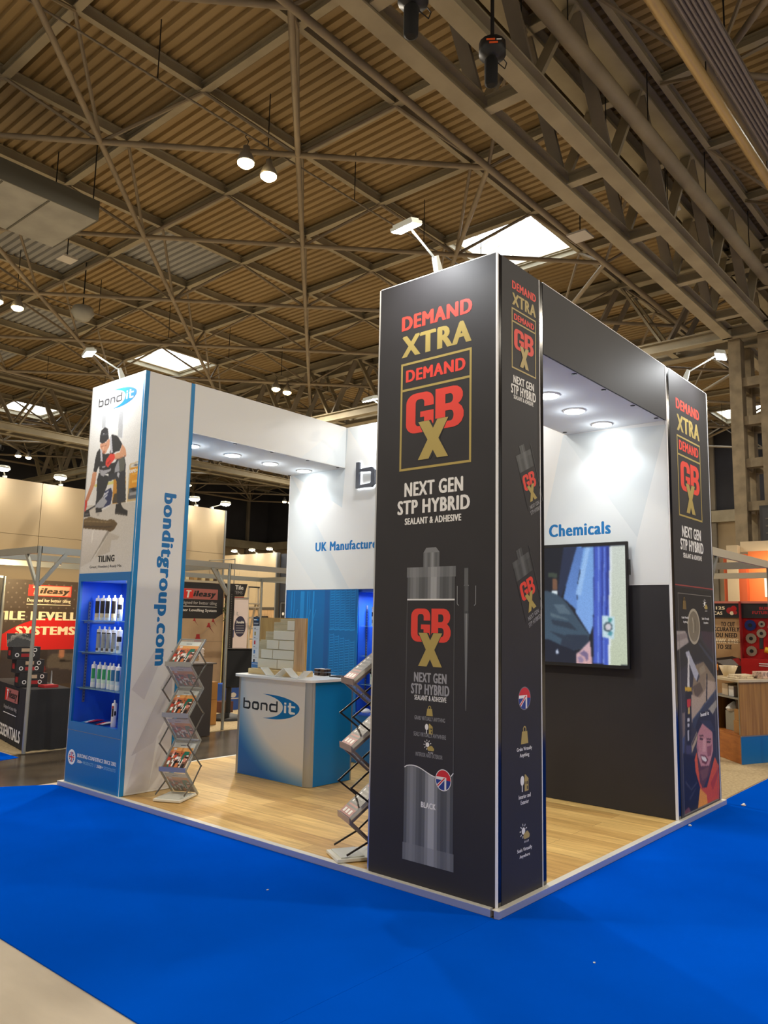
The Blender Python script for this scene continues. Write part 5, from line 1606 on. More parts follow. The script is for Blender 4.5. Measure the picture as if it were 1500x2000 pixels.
fl = MB().box(.44, 14.5, 7.02, 17.5, -.0055, .002, M_beige).build('beige_carpet')
tag(fl, 'beige carpet of the tile-levelling stand behind the aisle', 'carpet')
fl = MB().prism([(4.1, .055, -.005), (12.2, .085, -.005), (12.2, 4.98, -.005), (4.03, 4.98, -.005)], (0, 0, .006), M_beige).build('beige_carpet')
tag(fl, 'beige carpet of the stand beside the black end tower', 'carpet')
fl = MB().prism([(-2.05, 6.35, -.005), (.38, 6.78, -.005), (.43, 8.8, -.005), (-2.05, 8.8, -.005)], (0, 0, .0055), M_carpet).build('blue_carpet_patch')
tag(fl, 'small blue carpet area in front of the black draped table', 'carpet')

def shell_frame(label, loc, posts, rails, m_post, m_rail, braces):
    t = thing('shell_scheme_frame', label, 'stand frame', loc, kind=None)
    for x, y in posts:
        q = MB().tube((x, y, .003), (x, y, 2.5), .024, m_post, 8)
        q.build('post', t, True)
    for p, q in rails:
        MB().bar((*p, 2.455), (*q, 2.455), .04, .085, m_rail).build('rail', t, True)
    for (x, y), (dx, dy) in braces:
        MB().bar((x + dx * .02, y + dy * .02, 2.02), (x + dx * .34, y + dy * .34, 2.42), .03, .045, m_post).build('brace', t, True)
    return t
Y1, Y2 = 6.96, 9.86
shell_frame('aluminium shell scheme frame in front of the tile levelling panel', (.52, Y1, 0), [(.52, Y1), (3.57, 7.08), (.52, Y2), (3.57, Y2)],
            [((.545, Y1), (3.545, 7.08)), ((.52, Y1 + .03), (.52, Y2 - .03)), ((.545, Y2), (3.545, Y2)), ((3.57, 7.11), (3.57, Y2 - .03)), ((-2.6, Y2), (.495, Y2)), ((.55, 8.4), (3.54, 8.42))],
            M_shell, M_shell, [((.52, Y1), (1, 0)), ((.52, Y1), (0, 1)), ((3.57, 7.08), (-1, 0)), ((3.57, 7.08), (0, 1))])
shell_frame('aluminium shell scheme frame seen through the stand beside the stepladder', (6.62, 7.1, 0), [(6.62, 7.1), (6.62, Y2)],
            [((3.6, 7.09), (6.595, 7.1)), ((6.62, 7.13), (6.62, Y2 - .03)), ((3.6, Y2), (6.595, Y2)), ((6.645, Y2), (9.6, Y2)), ((6.645, 7.1), (9.6, 7.1))], M_shell, M_shell, [((6.62, 7.1), (-1, 0))])

# tile levelling panel
lp = thing('graphic_panel', 'brown and red tile levelling systems panel under the beige wall', 'graphic panel', (2.3, 9.97, 0))
P1 = MB().box(1.28, 3.45, 9.95, 9.975, .004, 2.205, M_brown).build('board', lp, True)
D = Art((1.3, 9.95, .04), (1, 0, 0), (0, 0, 1), (0, -1, 0))
for i in range(9):
    for j in range(9):
        D.disc(.21 + i * .13 + (j % 2) * .065, 1.50 + j * .075, .016, M_dot, None, 8)
D.layer(2)
D.poly([(.171, 1.30)] + bez((.171, 1.30), (.45, 1.50), (.75, 1.575), (1.05, 1.565), 10) + bez((1.05, 1.565), (1.3, 1.55), (1.7, 1.46), (1.95, 1.30), 8)[1:] + [(2.10, 1.24), (2.10, 1.055), (.171, 1.055)], M_arcred)
D.layer(3)
D.rect(.528, 1.256, 1.909, 2.088, M_salmon); D.layer(4)
D.poly([(.528, 1.909), (.70, 1.94), (.70, 2.05), (.528, 2.088)], M_salred); D.frame(.528, 1.256, 1.909, 2.088, .012, M_salred)
D.poly([(1.19, 1.92), (1.244, 1.92), (1.244, 2.076), (1.225, 2.076)], mat('print_logo_rose', (240, 120, 96), .5))
D.layer(5)
D.text('T', .60, .70, 1.935, 2.06, M_peach, 4, .2); D.text('ileasy', .712, 1.228, 1.925, 2.045, mat('print_logo_dark', (62, 50, 30), .5), 4, .25)
D.text('Designed for better tiling', .520, 1.253, 1.800, 1.868, M_peach, 2); D.rect(.514, 1.258, 1.770, 1.780, M_peach)
D.text('TILE LEVELLING', .02, 1.82, 1.523, 1.663, M_peach, 4); D.text('SYSTEMS', .372, 1.372, 1.290, 1.425, M_peach, 4)
D.build('tile_levelling_print', P1)
D = Art((1.3, 9.95, .04), (1, 0, 0), (0, 0, 1), (0, -1, 0))
lowp = [((60, 52, 54), [(.18, .5), (2.1, .5), (2.1, 1.05), (.18, 1.05)]), ((96, 88, 82), [(.8, .78), (1.9, .66), (1.9, 1.0), (1.0, .98)]), ((176, 120, 92), [(1.12, 1.05), (1.20, 1.05), (1.21, .93), (1.15, .90), (1.11, .95)]), ((34, 30, 32), [(1.14, .86), (1.34, .84), (1.34, .87), (1.14, .89)]),
        ((50, 42, 42), [(.55, .6), (.92, .6), (.92, 1.04), (.55, 1.04)]), ((128, 28, 34), [(.55, .80), (.88, .80), (.92, .74), (.88, .66), (.55, .66)]), ((206, 60, 60), [(.58, .96), (.62, .96), (.62, 1.01), (.58, 1.01)])]
picture('lower_photo_print', paint(lowp, .18, 2.1, .5, 1.045, 80, 28, (60, 52, 54), 1), D, .18, 2.1, .5, 1.045, M_pic, P1)
bp = thing('graphic_panel', 'plain black panel at the edge beside the tile levelling panel', 'graphic panel', (1.0, 9.9, 0))
MB().tube((1.42, 9.905, .004), (1.42, 9.905, 2.24), .028, M_shell, 8).build('post', bp, True)
MB().box(-.6, 1.39, 9.895, 9.92, .004, 2.21, M_char).build('board', bp, True)
MB().box(-.6, 1.39, 9.89, 9.923, 2.211, 2.24, M_shell).build('top_rail', bp, True)

# second panel, seen through the stand
wp2 = thing('graphic_panel', 'panel with black water levelling sign over pale stone and red clips', 'graphic panel', (4.9, 9.97, 0))
P2 = MB().box(3.85, 5.745, 9.95, 9.975, .004, 2.33, mottled('print_pale_stone', (200, 172, 138), (176, 148, 116), 1.5, .5)).build('board', wp2, True)
MB().box(3.85, 5.745, 9.945, 9.98, 2.331, 2.37, M_shellw).build('top_rail', wp2, True)
G = Art((4.5, 9.95, .04), (1, 0, 0), (0, 0, 1), (0, -1, 0))
G.poly([(-.4, 1.60), (1.04, 1.60), (1.22, 1.70), (1.22, 2.285), (-.4, 2.285)], M_char)
G.layer(2)
G.rect(.15, 1.08, 1.965, 2.168, mat('print_logo_faded', (176, 104, 98), .5)); G.layer(3); G.poly([(.15, 1.965), (.50, 1.99), (.50, 2.14), (.15, 2.168)], M_salred)
G.layer(4)
G.text('T', .34, .46, 1.99, 2.13, M_pwhite, 4, .2); G.text('ileasy', .50, 1.04, 1.985, 2.13, M_pblack, 4, .25)
G.text('Designed for better tiling', .17, 1.068, 1.850, 1.930, mat('print_soft_grey', (176, 172, 170), .5), 2); G.rect(.17, 1.068, 1.822, 1.832, M_pwhite)
G.text('Water Levelling System', .14, 1.07, 1.715, 1.785, M_pwhite, 2)
G.layer(1)
M_clip = mat('print_clip_red', (170, 36, 40), .5)
G.stroke([(.62, 1.20), (1.16, 1.60)], .005, M_pgrey)
for u, v, s in ((.66, 1.20, .13), (.90, 1.46, .075), (1.00, 1.555, .055), (.56, 1.565, .05)):
    G.poly([(u - s * .7, v - s * .3), (u + s * .7, v - s * .3), (u + s * .35, v + s * .35), (u + s * .3, v + s * .8), (u - s * .3, v + s * .8), (u - s * .35, v + s * .35)], M_clip)
    if s < .12: G.poly([(u, v - s * .2), (u + s * .4, v - s * .2), (u + s * 1.9, v - s * 2.0)], mat('print_clip_dark', (120, 44, 44), .5))
G.rect(-.4, 1.24, 1.16, 1.165, M_dot)
G.build('water_levelling_print', P2)

# black draped table with boxes
tb = thing('draped_table', 'table under a black drape with brand lettering, behind the aluminium post', 'table', (.6, 7.14, .0025), -.2)
q = MB()
n = 120
ring = []
def drape_pt(t):
    """rounded rectangle .52 x 2.0"""
    per = 2 * (.52 + 2.0); s = t * per
    if s < .52: return (s, 0, 0, -1)
    s -= .52
    if s < 2.0: return (.52, s, 1, 0)
    s -= 2.0
    if s < .52: return (.52 - s, 2.0, 0, 1)
    return (0, 2.0 - (s - .52), -1, 0)
vs = []
for lev, z in enumerate((.735, .70, .45, .2, 0.004)):
    for i in range(n):
        x, y, nx, ny = drape_pt(i / n)
        k = lev / 4
        side = ny == -1 or ny == 1
        f = (.018 * math.sin(i * 1.9) + .014 * math.sin(i * .83 + 1)) * k * (1.4 if side else .15)
        vs.append((x + nx * (f + .01 * k), y + ny * (f + .02 * k), z))
q.add(vs, [(l * n + i, (l + 1) * n + i, (l + 1) * n + (i + 1) % n, l * n + (i + 1) % n) for l in range(4) for i in range(n)], M_drape, True)
q.add(vs[:n], [tuple(range(n))[::-1]], M_drape)
q.build('drape', tb)
TA = Art((0, 2.0, .0), (0, -1, 0), (0, 0, 1), (-1, 0, 0)); TA.layer(48)
TA.rect(.95, 1.62, .525, .69, mat('print_logo_faded', (176, 104, 98), .5)); TA.poly([(.95, .525), (1.13, .55), (1.13, .67), (.95, .69)], M_salred); TA.layer(49)
TA.text('T', 1.03, 1.12, .545, .67, M_pwhite, 4, .2); TA.text('ileasy', 1.14, 1.58, .54, .665, M_pblack, 4, .25)
TA.text('Designed for better tiling', .93, 1.60, .41, .47, mat('print_soft_grey', (176, 172, 170), .5), 2); TA.rect(.93, 1.60, .365, .375, M_pwhite)
TA.text('ESSENTIALS', .75, 1.86, .07, .22, M_pwhite, 3)
TA.mb.build('brand_print', tb)
def dark_box(x, y, z, w, d, h, rz, label):
    t = thing('product_box', label, 'box', (x, y, z), rz, 'dark boxes on the draped table')
    b = MB().box(0, w, 0, d, 0, h, M_char).build('carton', t, bevel=.003)
    a = Art((0, 0, 0), (1, 0, 0), (0, 0, 1), (0, -1, 0))
    for u, v in ((.06, h * .35), (.06 + w * .55, h * .35), (w * .8, h * .75)):
        a.disc(u, v, .026, M_pwhite, None, 14); a.layer(2); a.disc(u, v, .016, M_char, None, 12); a.layer(1)
    a.rect(w * .32, w * .62, h * .62, h * .88, mat('print_box_cream', (196, 170, 140), .5)); a.rect(w * .32, w * .66, h * .2, h * .46, M_clip)
    a.mb.build('box_print', t)
    a = Art((0, d, 0), (0, -1, 0), (0, 0, 1), (-1, 0, 0))
    a.rect(d * .2, d * .7, h * .3, h * .7, M_clip); a.mb.build('box_print', t)
    return t
ZT = .740
dark_box(.66, 7.52, ZT, .34, .24, .17, -.2, 'dark box with white rings and red print, bottom of the pile on the draped table')
dark_box(.62, 7.55, ZT + .172, .34, .24, .17, -.2, 'dark box with white rings, middle one of the pile on the draped table')
dark_box(.56, 7.56, ZT + .344, .34, .24, .16, -.2, 'dark box with white rings, topmost of the pile on the draped table')
pb = thing('display_card', 'dark picture card leaning on top of the pile of boxes', 'card', (.58, 7.6, ZT + .506))
q = Art((.50, 7.58, ZT + .507), (.97, -.2, 0), (0, .25, .97), (-.2, -.95, .25))
picture('card_print', paint([((36, 34, 34), [(0, 0), (.3, 0), (.3, .2), (0, .2)]), ((110, 106, 98), [(.0, .04), (.12, .12), (.3, .07), (.3, .10), (.12, .16), (0, .08)]), ((150, 144, 130), [(.05, .11), (.2, .16), (.28, .13), (.2, .18), (.05, .14)])], 0, .3, 0, .17, 26, 16, (36, 34, 34), 0, .1), q, 0, .3, 0, .17, M_pic, pb, True)
q2 = MB(); q2.prism([q.pt(0, 0, -.008), q.pt(.3, 0, -.008), q.pt(.3, .17, -.008), q.pt(0, .17, -.008)], Vector((-.2, -.95, .25)) * .006, M_peach); q2.build('backing', pb, True)
rb = MB().box(.86, 1.04, 7.24, 7.42, ZT, ZT + .03, M_clip).build('leaflet_pile', None)
tag(rb, 'low red leaflet pile in front of the dark boxes', 'leaflets')
gl = MB().lathe([(.035, 0), (.035, .02), (.012, .03), (.010, .15), (.004, .19), (0, .19)], M_pgrey, 12, (1.10, 7.56, ZT)).build('nozzle_sample', None)
tag(gl, 'small upright white tool sample at the end of the draped table', 'tool')

# tall beige wall with clip-on floodlights
bwall = thing('partition_wall', 'tall beige panelled wall behind the tile levelling stand', 'partition', (4, 11.6, 0))
xs = [-3.0, -1.15, .75, 2.665, 4.76, 6.87]
for a, b in zip(xs, xs[1:]):
    for z0, z1 in ((.004, 1.6), (1.606, 3.068), (3.074, 4.05)):
        MB().box(a + .004, b - .004, 11.5, 11.53, z0, z1, M_beigew).build('panel', bwall, True)
MB().box(-3.0, 6.86, 11.532, 11.6, .004, 4.045, M_seam).build('core', bwall, True)
MB().box(6.871, 6.91, 11.49, 11.62, .004, 4.05, M_alud).build('end_profile', bwall, True)
def wall_flood(label, x, y, z, dx, dy, power=0):
    t = thing('clip_floodlight', label, 'floodlight', (x, y, z), group='clip-on floodlights on neighbouring walls')
    M_arm = mat('floodlight_arm', (214, 216, 206), .35, .3)
    MB().box(x - .03, x + .03, y - .03, y + .03, z + .001, z + .04, M_arm).build('clamp', t, True)
    e = Vector((x + dx, y + dy, z + .12))
    MB().tube((x, y, z + .035), e, .012, M_arm, 8).build('arm', t, True)
    MB().lathe([(.0, .05), (.10, .04), (.12, .0), (.11, -.012)], M_arm, 16, tuple(e)).build('lamp_head', t, True)
    MB().lathe([(.112, -.0125), (.08, -.045), (0, -.06)], M_floodglow, 16, tuple(e)).build('lens', t, True)
    if power:
        lamp('clip_lamp', 'SPOT', e - Vector((0, 0, .08)), power, (1, .93, .8), .1, aim=e + Vector((dx * .5, dy * .2, -2)), spot=130, parent=t)
wall_flood('clip-on floodlight at the outer end of the tall beige wall', 1.98, 11.53, 4.051, -.16, -.28, 16)
wall_flood('clip-on floodlight on the tall beige wall just beside the white tower', 3.02, 11.53, 4.051, -.16, -.28, 16)
wall_flood('clip-on floodlight on the beige wall seen just past the blue tower edge', 6.10, 11.53, 4.051, -.24, -.26, 16)
wall_flood('clip-on floodlight at the end corner of the beige wall seen through the stand', 6.52, 11.53, 4.051, .17, -.26, 16)
lamp('shell_spot_lamp', 'AREA', (1.75, 8.9, 2.40), 42, (1, .72, .36), .14, aim=(1.9, 9.95, 1.6))
ss = thing('shell_spotlight', 'small warm spotlight on the rail in front of the tile levelling panel', 'spotlight', (1.75, 8.9, 2.41))
MB().lathe([(.05, 0), (.06, .06), (0, .062)], M_reflector, 14, (1.75, 8.90, 2.405)).build('housing', ss, True)
MB().bar((1.75, 8.9, 2.46), (1.75, 8.43, 2.46), .02, .02, M_shell).build('arm', ss, True)

# things at the entrance side of that stand
pl = thing('plinth', 'dark grey plinth with an overhanging top, seen behind the silver brochure rack', 'plinth', (2.9, 6.95, .003))
M_pld = mat('plinth_dark', (58, 52, 50), .5)
MB().box(2.72, 3.07, 6.72, 7.25, .003, 1.0, M_pld).build('body', pl, True)
MB().box(2.70, 3.12, 6.70, 7.28, 1.001, 1.02, mat('plinth_top', (88, 80, 76), .4)).build('top', pl, True)
for z0, z1, lab in ((.003, .39, 'lower cardboard carton of two stacked beside the dark plinth'), (.392, .66, 'upper cardboard carton of two stacked beside the dark plinth')):
    c = MB().box(3.42, 3.86, 7.6, 8.0, z0, z1, M_card).build('cardboard_carton', None, bevel=.004)
    tag(c, lab, 'carton', 'cardboard cartons by the plinth')
nz = thing('nozzle_model', 'oversized white twisted nozzle model standing on the cardboard carton', 'model', (3.66, 7.8, .661))
M_nz = mat('nozzle_white', (222, 206, 194), .4)
MB().lathe([(.09, 0), (.09, .03), (.05, .05), (.035, .25), (.025, .30)], M_nz, 16, (3.66, 7.8, .661)).build('cone', nz, True)
MB().lathe([(.03 + .018 * (k % 2), .30 + k * .022) for k in range(11)] + [(0, .53)], M_nz, 14, (3.66, 7.8, .661)).build('spiral_tip', nz, True)
mn = thing('monitor_stand', 'black tilted touch monitor on a pole stand behind the counter', 'monitor', (4.4, 8.06, .003))
MB().lathe([(.33, 0), (.33, .03), (.22, .06), (.05, .10)], M_dark, 28, (4.42, 8.06, .003)).build('base', mn, True)
MB().tube((4.45, 8.06, .10), (4.45, 8.06, .62), .045, M_dark, 12).build('pole', mn, True)
sl = [(4.27, 7.90, .54), (5.03, 7.90, .52), (5.09, 8.22, 1.13), (4.47, 8.22, 1.14)]
MB().prism(sl, (0.02, .06, -.02), mat('monitor_black', (12, 12, 14), .75, spec=.2)).build('casing', mn, True)
MB().prism([(4.47, 8.212, 1.141), (5.09, 8.212, 1.131), (5.09, 8.26, 1.13), (4.47, 8.26, 1.14)], (0, 0, .014), mat('monitor_edge', (110, 112, 112), .3, .4)).build('top_edge', mn, True)
bd = thing('display_unit', 'low blue display unit on the floor behind the counter', 'display unit', (5.35, 9.2, .003))
MB().box(5.15, 5.75, 9.0, 9.4, .003, .46, mat('unit_blue', (40, 92, 190), .5)).build('body', bd, True)
a = Art((5.15, 9.0, 0), (1, 0, 0), (0, 0, 1), (0, -1, 0)); a.disc(.16, .27, .07, M_pwhite, .045, 14); a.rect(.05, .5, .20, .215, M_pwhite); a.build('wave_print', bd)
cb = MB().box(4.86, 5.12, 8.75, 9.0, .003, .19, mat('carton_maroon', (96, 58, 50), .6)).build('product_carton', None, bevel=.003)
tag(cb, 'small dark red carton on the floor beside the low blue display unit', 'carton')
pp = thing('slotted_post', 'black perforated display post at the end of the pale stone panel', 'post', (5.9, 9.9, .003))
MB().box(5.79, 5.93, 9.86, 9.98, .003, 2.2, M_dark).build('body', pp, True)
q = MB()
for k in range(60):
    q.box(5.845, 5.865, 9.857, 9.8595, .05 + k * .035, .066 + k * .035, mat('slot_glint', (120, 118, 112), .4))
q.build('slot_strip', pp, True)
lf = thing('trailing_plant', 'small green trailing plant hooked on the black perforated post', 'plant', (5.80, 9.83, 1.75))
q = MB()
for k in range(26):
    x, z = 5.70 + random.uniform(-.05, .05), 1.60 + random.uniform(0, .36)
    a_ = random.uniform(0, 6.28); s = .035
    q.add([(x, 9.83, z), (x + s * math.cos(a_), 9.82, z + s * math.sin(a_)), (x + 1.6 * s * math.cos(a_ + .4), 9.83, z + 1.6 * s * math.sin(a_ + .4)), (x + s * math.cos(a_ + .8), 9.84, z + s * math.sin(a_ + .8))], [(0, 1, 2, 3)], mat('leaf_green', (70, 84, 40), .6))
q.build('leaves', lf, True)
MB().tube((5.76, 9.835, 1.58), (5.785, 9.85, 2.0), .006, mat('leaf_green', (70, 84, 40), .6), 6).build('stem', lf, True)
ts = thing('hanging_sign', 'black slanted tile sign with a red lower edge beside the shell scheme post', 'sign', (6.8, 10.6, 2.2))
MB().prism([(6.25, 10.6, 2.10), (6.78, 10.6, 2.12), (6.86, 10.6, 2.39), (6.25, 10.6, 2.375)], (0, .03, 0), M_char).build('board', ts, True)
MB().bar((6.25, 10.615, 2.085), (6.78, 10.615, 2.105), .03, .02, M_clip).build('edge_strip', ts, True)
MB().tube((6.5, 10.615, 2.38), (6.5, 10.615, 2.9), .01, M_shell, 6).build('hanger', ts, True)
MB().tube((6.5, 10.615, 2.9), (6.5, 11.5, 2.9), .012, M_shell, 6).build('wall_arm', ts, True)
a = Art((6.25, 10.6, 2.1), (1, 0, 0), (0, 0, 1), (0, -1, 0)); a.text('Tile', .28, .50, .16, .25, M_pwhite, 2); a.text('ITEMS', .22, .48, .06, .13, M_pgrey, 1); a.build('sign_print', ts)
rb = thing('roller_banner', 'pale roller banner with a dark blue oval, beside the stepladder', 'banner', (7.8, 12.0, .003))
BN = MB().box(7.40, 8.07, 12.0, 12.01, .08, 2.12, mat('banner_pale', (212, 198, 196), .6)).build('banner_sheet', rb, True)
MB().box(7.38, 8.09, 11.93, 12.08, .003, .08, M_alud).build('base', rb, True)
MB().box(7.40, 8.07, 11.99, 12.02, 2.121, 2.15, M_alud).build('top_rail', rb, True)
a = Art((7.40, 12.0, 0), (1, 0, 0), (0, 0, 1), (0, -1, 0))
a.text('ed it.', .16, .40, 1.72, 1.84, M_pgrey, 1); a.disc(.45, 1.47, .17, mat('print_oval_navy', (38, 36, 66), .5), .24); a.layer(2)
a.text('Durable', .33, .57, 1.54, 1.60, M_pwhite, 2)
for k in range(4): a.rect(.33, .57, 1.48 - k * .055, 1.495 - k * .055, M_pgrey)
a.layer(1); a.poly([(.05, 1.28), (.28, 1.40), (.28, 1.22), (.10, 1.12)], mat('print_tool_blue', (66, 72, 110), .5))
for k in range(5): a.rect(.10 + .02 * k, .56, .98 - k * .16, .985 - k * .16, mat('banner_line', (184, 168, 168), .6))
a.build('banner_print', BN)
yb = MB().box(7.22, 7.36, 11.9, 11.92, .003, 1.25, mat('yellow_board', (214, 196, 120), .6)).build('narrow_board', None)
tag(yb, 'narrow yellow board standing beside the roller banner', 'board')
ld = thing('stepladder', 'tall aluminium platform stepladder by the cream panelled wall', 'ladder', (8.3, 12.0, .003))
M_lad = mat('ladder_aluminium', (178, 166, 146), .4, .4)
for s in (0, .46):
    MB().bar((8.02 + s, 11.75, .035), (8.26 + s * .72, 12.25, 2.0), .03, .06, M_lad).build('stile', ld, True)
    MB().bar((8.16 + s, 12.9, .035), (8.27 + s * .7, 12.35, 2.0), .03, .05, M_lad).build('rear_stile', ld, True)
    MB().bar((8.26 + s * .72, 12.25, 2.0), (8.29 + s * .66, 12.27, 2.42), .025, .04, M_lad).build('guard_rail', ld, True)
for k in range(8):
    f = (k + .7) / 8
    x0, y0, z0 = 8.02 + .24 * f, 11.75 + .5 * f, 2.0 * f
    MB().box(x0 + .01, x0 + .45 - .13 * f, y0 - .05, y0 + .06, z0 - .015, z0 + .02, M_lad).build('tread', ld, True)
MB().box(8.27, 8.63, 12.2, 12.5, 2.0, 2.03, M_lad).build('platform', ld, True)
MB().box(8.28, 8.62, 12.25, 12.29, 2.40, 2.43, M_dark).build('top_bar', ld, True)

# cream wall far behind, with lamps, and the dark panel at its end
cw = thing('partition_wall', 'cream panelled stand wall far behind the counter, lamps along its top', 'partition', (14.7, 20, 0))
for k in range(6):
    y = 18.42 + k * 1.0
    MB().box(14.6, 14.63, y + .004, y + .996, 2.06, 4.0, mottled('cream_stand_wall', (206, 184, 144), (198, 176, 138), .8, .6)).build('panel', cw, True)
    MB().box(14.6, 14.63, y + .004, y + .996, .004, 1.97, mottled('light_oak', (214, 178, 130), (190, 150, 104), 4, .5)).build('lower_panel', cw, True)
MB().box(14.58, 14.62, 18.42, 24.4, 1.975, 2.055, M_seam).build('rail', cw, True)
MB().box(14.64, 14.72, 18.42, 24.4, .004, 3.99, M_seam).build('core', cw, True)
MB().box(14.59, 14.74, 18.36, 18.415, .004, 4.0, M_alud).build('end_profile', cw, True)
for k, y in enumerate((18.6, 19.55, 20.55)):
    wall_flood('clip-on floodlight on the far cream wall, %s from its free end' % ('first', 'second', 'third')[k], 14.66, y, 4.001, -.34, -.12)
ms = MB().box(14.52, 14.57, 18.7, 19.3, .95, 1.75, M_dark).build('wall_screen', None)
tag(ms, 'black screen low on the far cream wall, behind the counter', 'screen')
MB().box(14.571, 14.598, 18.95, 19.05, 1.3, 1.4, M_dark).build('mount', ms)
dp = MB().box(14.75, 15.3, 17.55, 18.35, .004, 3.96, mat('dark_slate_panel', (46, 48, 56), .6)).build('slate_panel', None)
tag(dp, 'dark slate wall panel standing at the end of the far cream wall', 'partition')
fs = thing('wall_sign', 'small black framed sign with a white mark beside the blue print', 'sign', (12.5, 15.6, 1.6))
MB().box(12.5, 12.56, 15.5, 15.78, .004, 2.2, M_dark).build('board', fs, True)
a = Art((12.5, 15.78, 1.4), (0, -1, 0), (0, 0, 1), (-1, 0, 0)); a.frame(.02, .26, .1, .76, .012, M_pgrey); a.disc(.14, .42, .05, M_pwhite); a.build('sign_print', fs)

# ------------------------------------------------------------------ stand on the other side: orange walls, red display, oak counter
M_orange = mottled('orange_wall', (226, 126, 66), (218, 118, 60), 1, .7)
M_oranged = mat('orange_wall_end', (196, 92, 50), .7)
M_oakc = mottled('oak_counter', (172, 124, 62), (146, 100, 46), 3, .45, stretch=(9, 9, .5))
M_oaky = mottled('orange_oak', (190, 116, 48), (170, 98, 38), 3, .45, stretch=(2, 2, 8))
M_redp = mat('display_red', (186, 28, 30), .4)
M_redd = mat('display_red_frame', (150, 40, 40), .4)
ow = thing('partition_wall', 'orange stand wall behind the red tool display', 'partition', (9.8, .5, 0))
MB().box(9.85, 9.9, -.35, 1.30, .003, 2.95, M_orange).build('panel', ow, True)
MB().box(9.72, 9.86, 1.301, 1.42, .003, 2.9, M_oranged).build('end_panel', ow, True)
MB().box(9.70, 9.85, 1.421, 1.60, .003, 3.05, mat('cream_post', (206, 190, 158), .6)).build('post', ow, True)
MB().box(9.72, 9.80, 1.601, 1.66, .003, 2.9, M_oranged).build('end_panel', ow, True)
MB().box(9.86, 9.95, -.35, 1.42, 2.951, 3.12, mat('cream_post', (206, 190, 158), .6)).build('cornice', ow, True)
ws = thing('wall_notice', 'white notice sheet with blue print on the orange wall', 'notice', (9.84, .9, 2.35))
MB().box(9.838, 9.845, .72, 1.06, 2.19, 2.50, M_pwhite).build('sheet', ws, True)
a = Art((9.838, 1.06, 2.19), (0, -1, 0), (0, 0, 1), (-1, 0, 0)); a.rect(.05, .3, .10, .27, mat('print_slate_blue', (70, 90, 120), .5)); a.layer(2)
for k in range(5): a.rect(.05, .3, .12 + k * .03, .13 + k * .03, M_pwhite)
a.layer(1); a.rect(.05, .28, .04, .06, M_pgrey); a.build('notice_print', ws)
lamp('orange_stand_lamp', 'AREA', (9.3, .75, 2.75), 22, (1, .80, .55), .12, aim=(9.9, .75, 2.3))
os_ = thing('shell_spotlight', 'small spotlight in front of the orange wall', 'spotlight', (9.3, .75, 2.8))
MB().lathe([(.05, 0), (.06, .06), (0, .062)], M_reflector, 14, (9.3, .75, 2.755)).build('housing', os_, True)
MB().bar((9.3, .75, 2.83), (9.85, .75, 2.83), .02, .02, M_shell).build('arm', os_, True)
shell_frame('shell scheme frame of the neighbouring stand with the red tool display', (6.05, .06, 0), [(4.08, .10), (6.36, .10), (8.40, .10), (6.36, 4.6), (8.40, 4.6)],
            [((4.10, .10), (6.34, .10)), ((6.36, .13), (6.36, 4.6)), ((8.40, .13), (8.40, 4.6)), ((6.39, .10), (8.37, .10))], M_shell, M_shellw, [((4.08, .10), (1, 0))])

td = thing('tool_display', 'red tool display boards with black header strips on the neighbouring stand', 'tool display', (8.8, .8, .003))
LB = MB().box(8.80, 8.83, 1.148, 1.90, .003, 2.05, mottled('print_kraft', (196, 160, 116), (178, 142, 100), 1.5, .6)).build('poster_board', td, True)
RB = MB().box(8.80, 8.83, -.20, 1.128, .003, 2.05, M_redp).build('tool_board', td, True)
MB().box(8.70, 8.85, 1.1285, 1.1475, .003, 2.08, M_redd).build('divider', td, True)
MB().box(8.76, 8.84, 1.148, 1.90, 1.83, 2.05, M_char).build('header', td, True); MB().box(8.76, 8.84, -.20, 1.128, 1.83, 2.05, M_char).build('header', td, True)
MB().box(8.75, 8.85, -.20, 1.90, 2.051, 2.085, mat('display_cap', (206, 120, 104), .5)).build('cap', td, True)
a = Art((8.76, 1.90, 0), (0, -1, 0), (0, 0, 1), (-1, 0, 0))
a.text('PC-125', .22, .53, 1.955, 2.005, M_peach, 3); a.text('TICAS', .28, .49, 1.875, 1.925, M_peach, 3)
a.build('header_lettering', td)
a = Art((8.76, 1.90, 0), (0, -1, 0), (0, 0, 1), (-1, 0, 0))
for u, v, r, m in ((.60, 1.94, .05, M_clip), (.66, 1.97, .045, M_redp), (.63, 1.90, .03, M_peach), (.68, 1.91, .03, M_clip)): a.disc(u, v, r, m, None, 12)
a.build('header_print', td)
a = Art((8.76, 1.90, 0), (0, -1, 0), (0, 0, 1), (-1, 0, 0))
a.text('BUILDING', 1.03, 1.36, 1.955, 2.00, M_clip, 3); a.text('FUTURE TODAY', .93, 1.45, 1.89, 1.935, M_clip, 3)
a.build('header_lettering', td)
a = Art((8.80, 1.90, 0), (0, -1, 0), (0, 0, 1), (-1, 0, 0))
M_ink = mat('print_ink', (48, 34, 28), .6)
a.text('TO CUT', .45, .66, 1.695, 1.765, M_ink, 3, .12); a.text('ACCURATELY,', .28, .735, 1.610, 1.685, M_ink, 3, .12); a.text('YOU NEED', .32, .685, 1.525, 1.598, M_ink, 3, .12)
a.text('HAWK-EYES', .30, .70, 1.435, 1.510, M_peach, 3, .12); a.text('TO SEE', .38, .60, 1.345, 1.415, M_ink, 3, .12); a.layer(2); a.rect(.30, .735, 1.455, 1.463, M_ink)
a.layer(1); a.poly([(.10, .9), (.75, .9), (.75, 1.20), (.60, 1.24), (.35, 1.20), (.10, 1.10)], mat('print_kraft_dark', (54, 40, 34), .6)); a.layer(2)
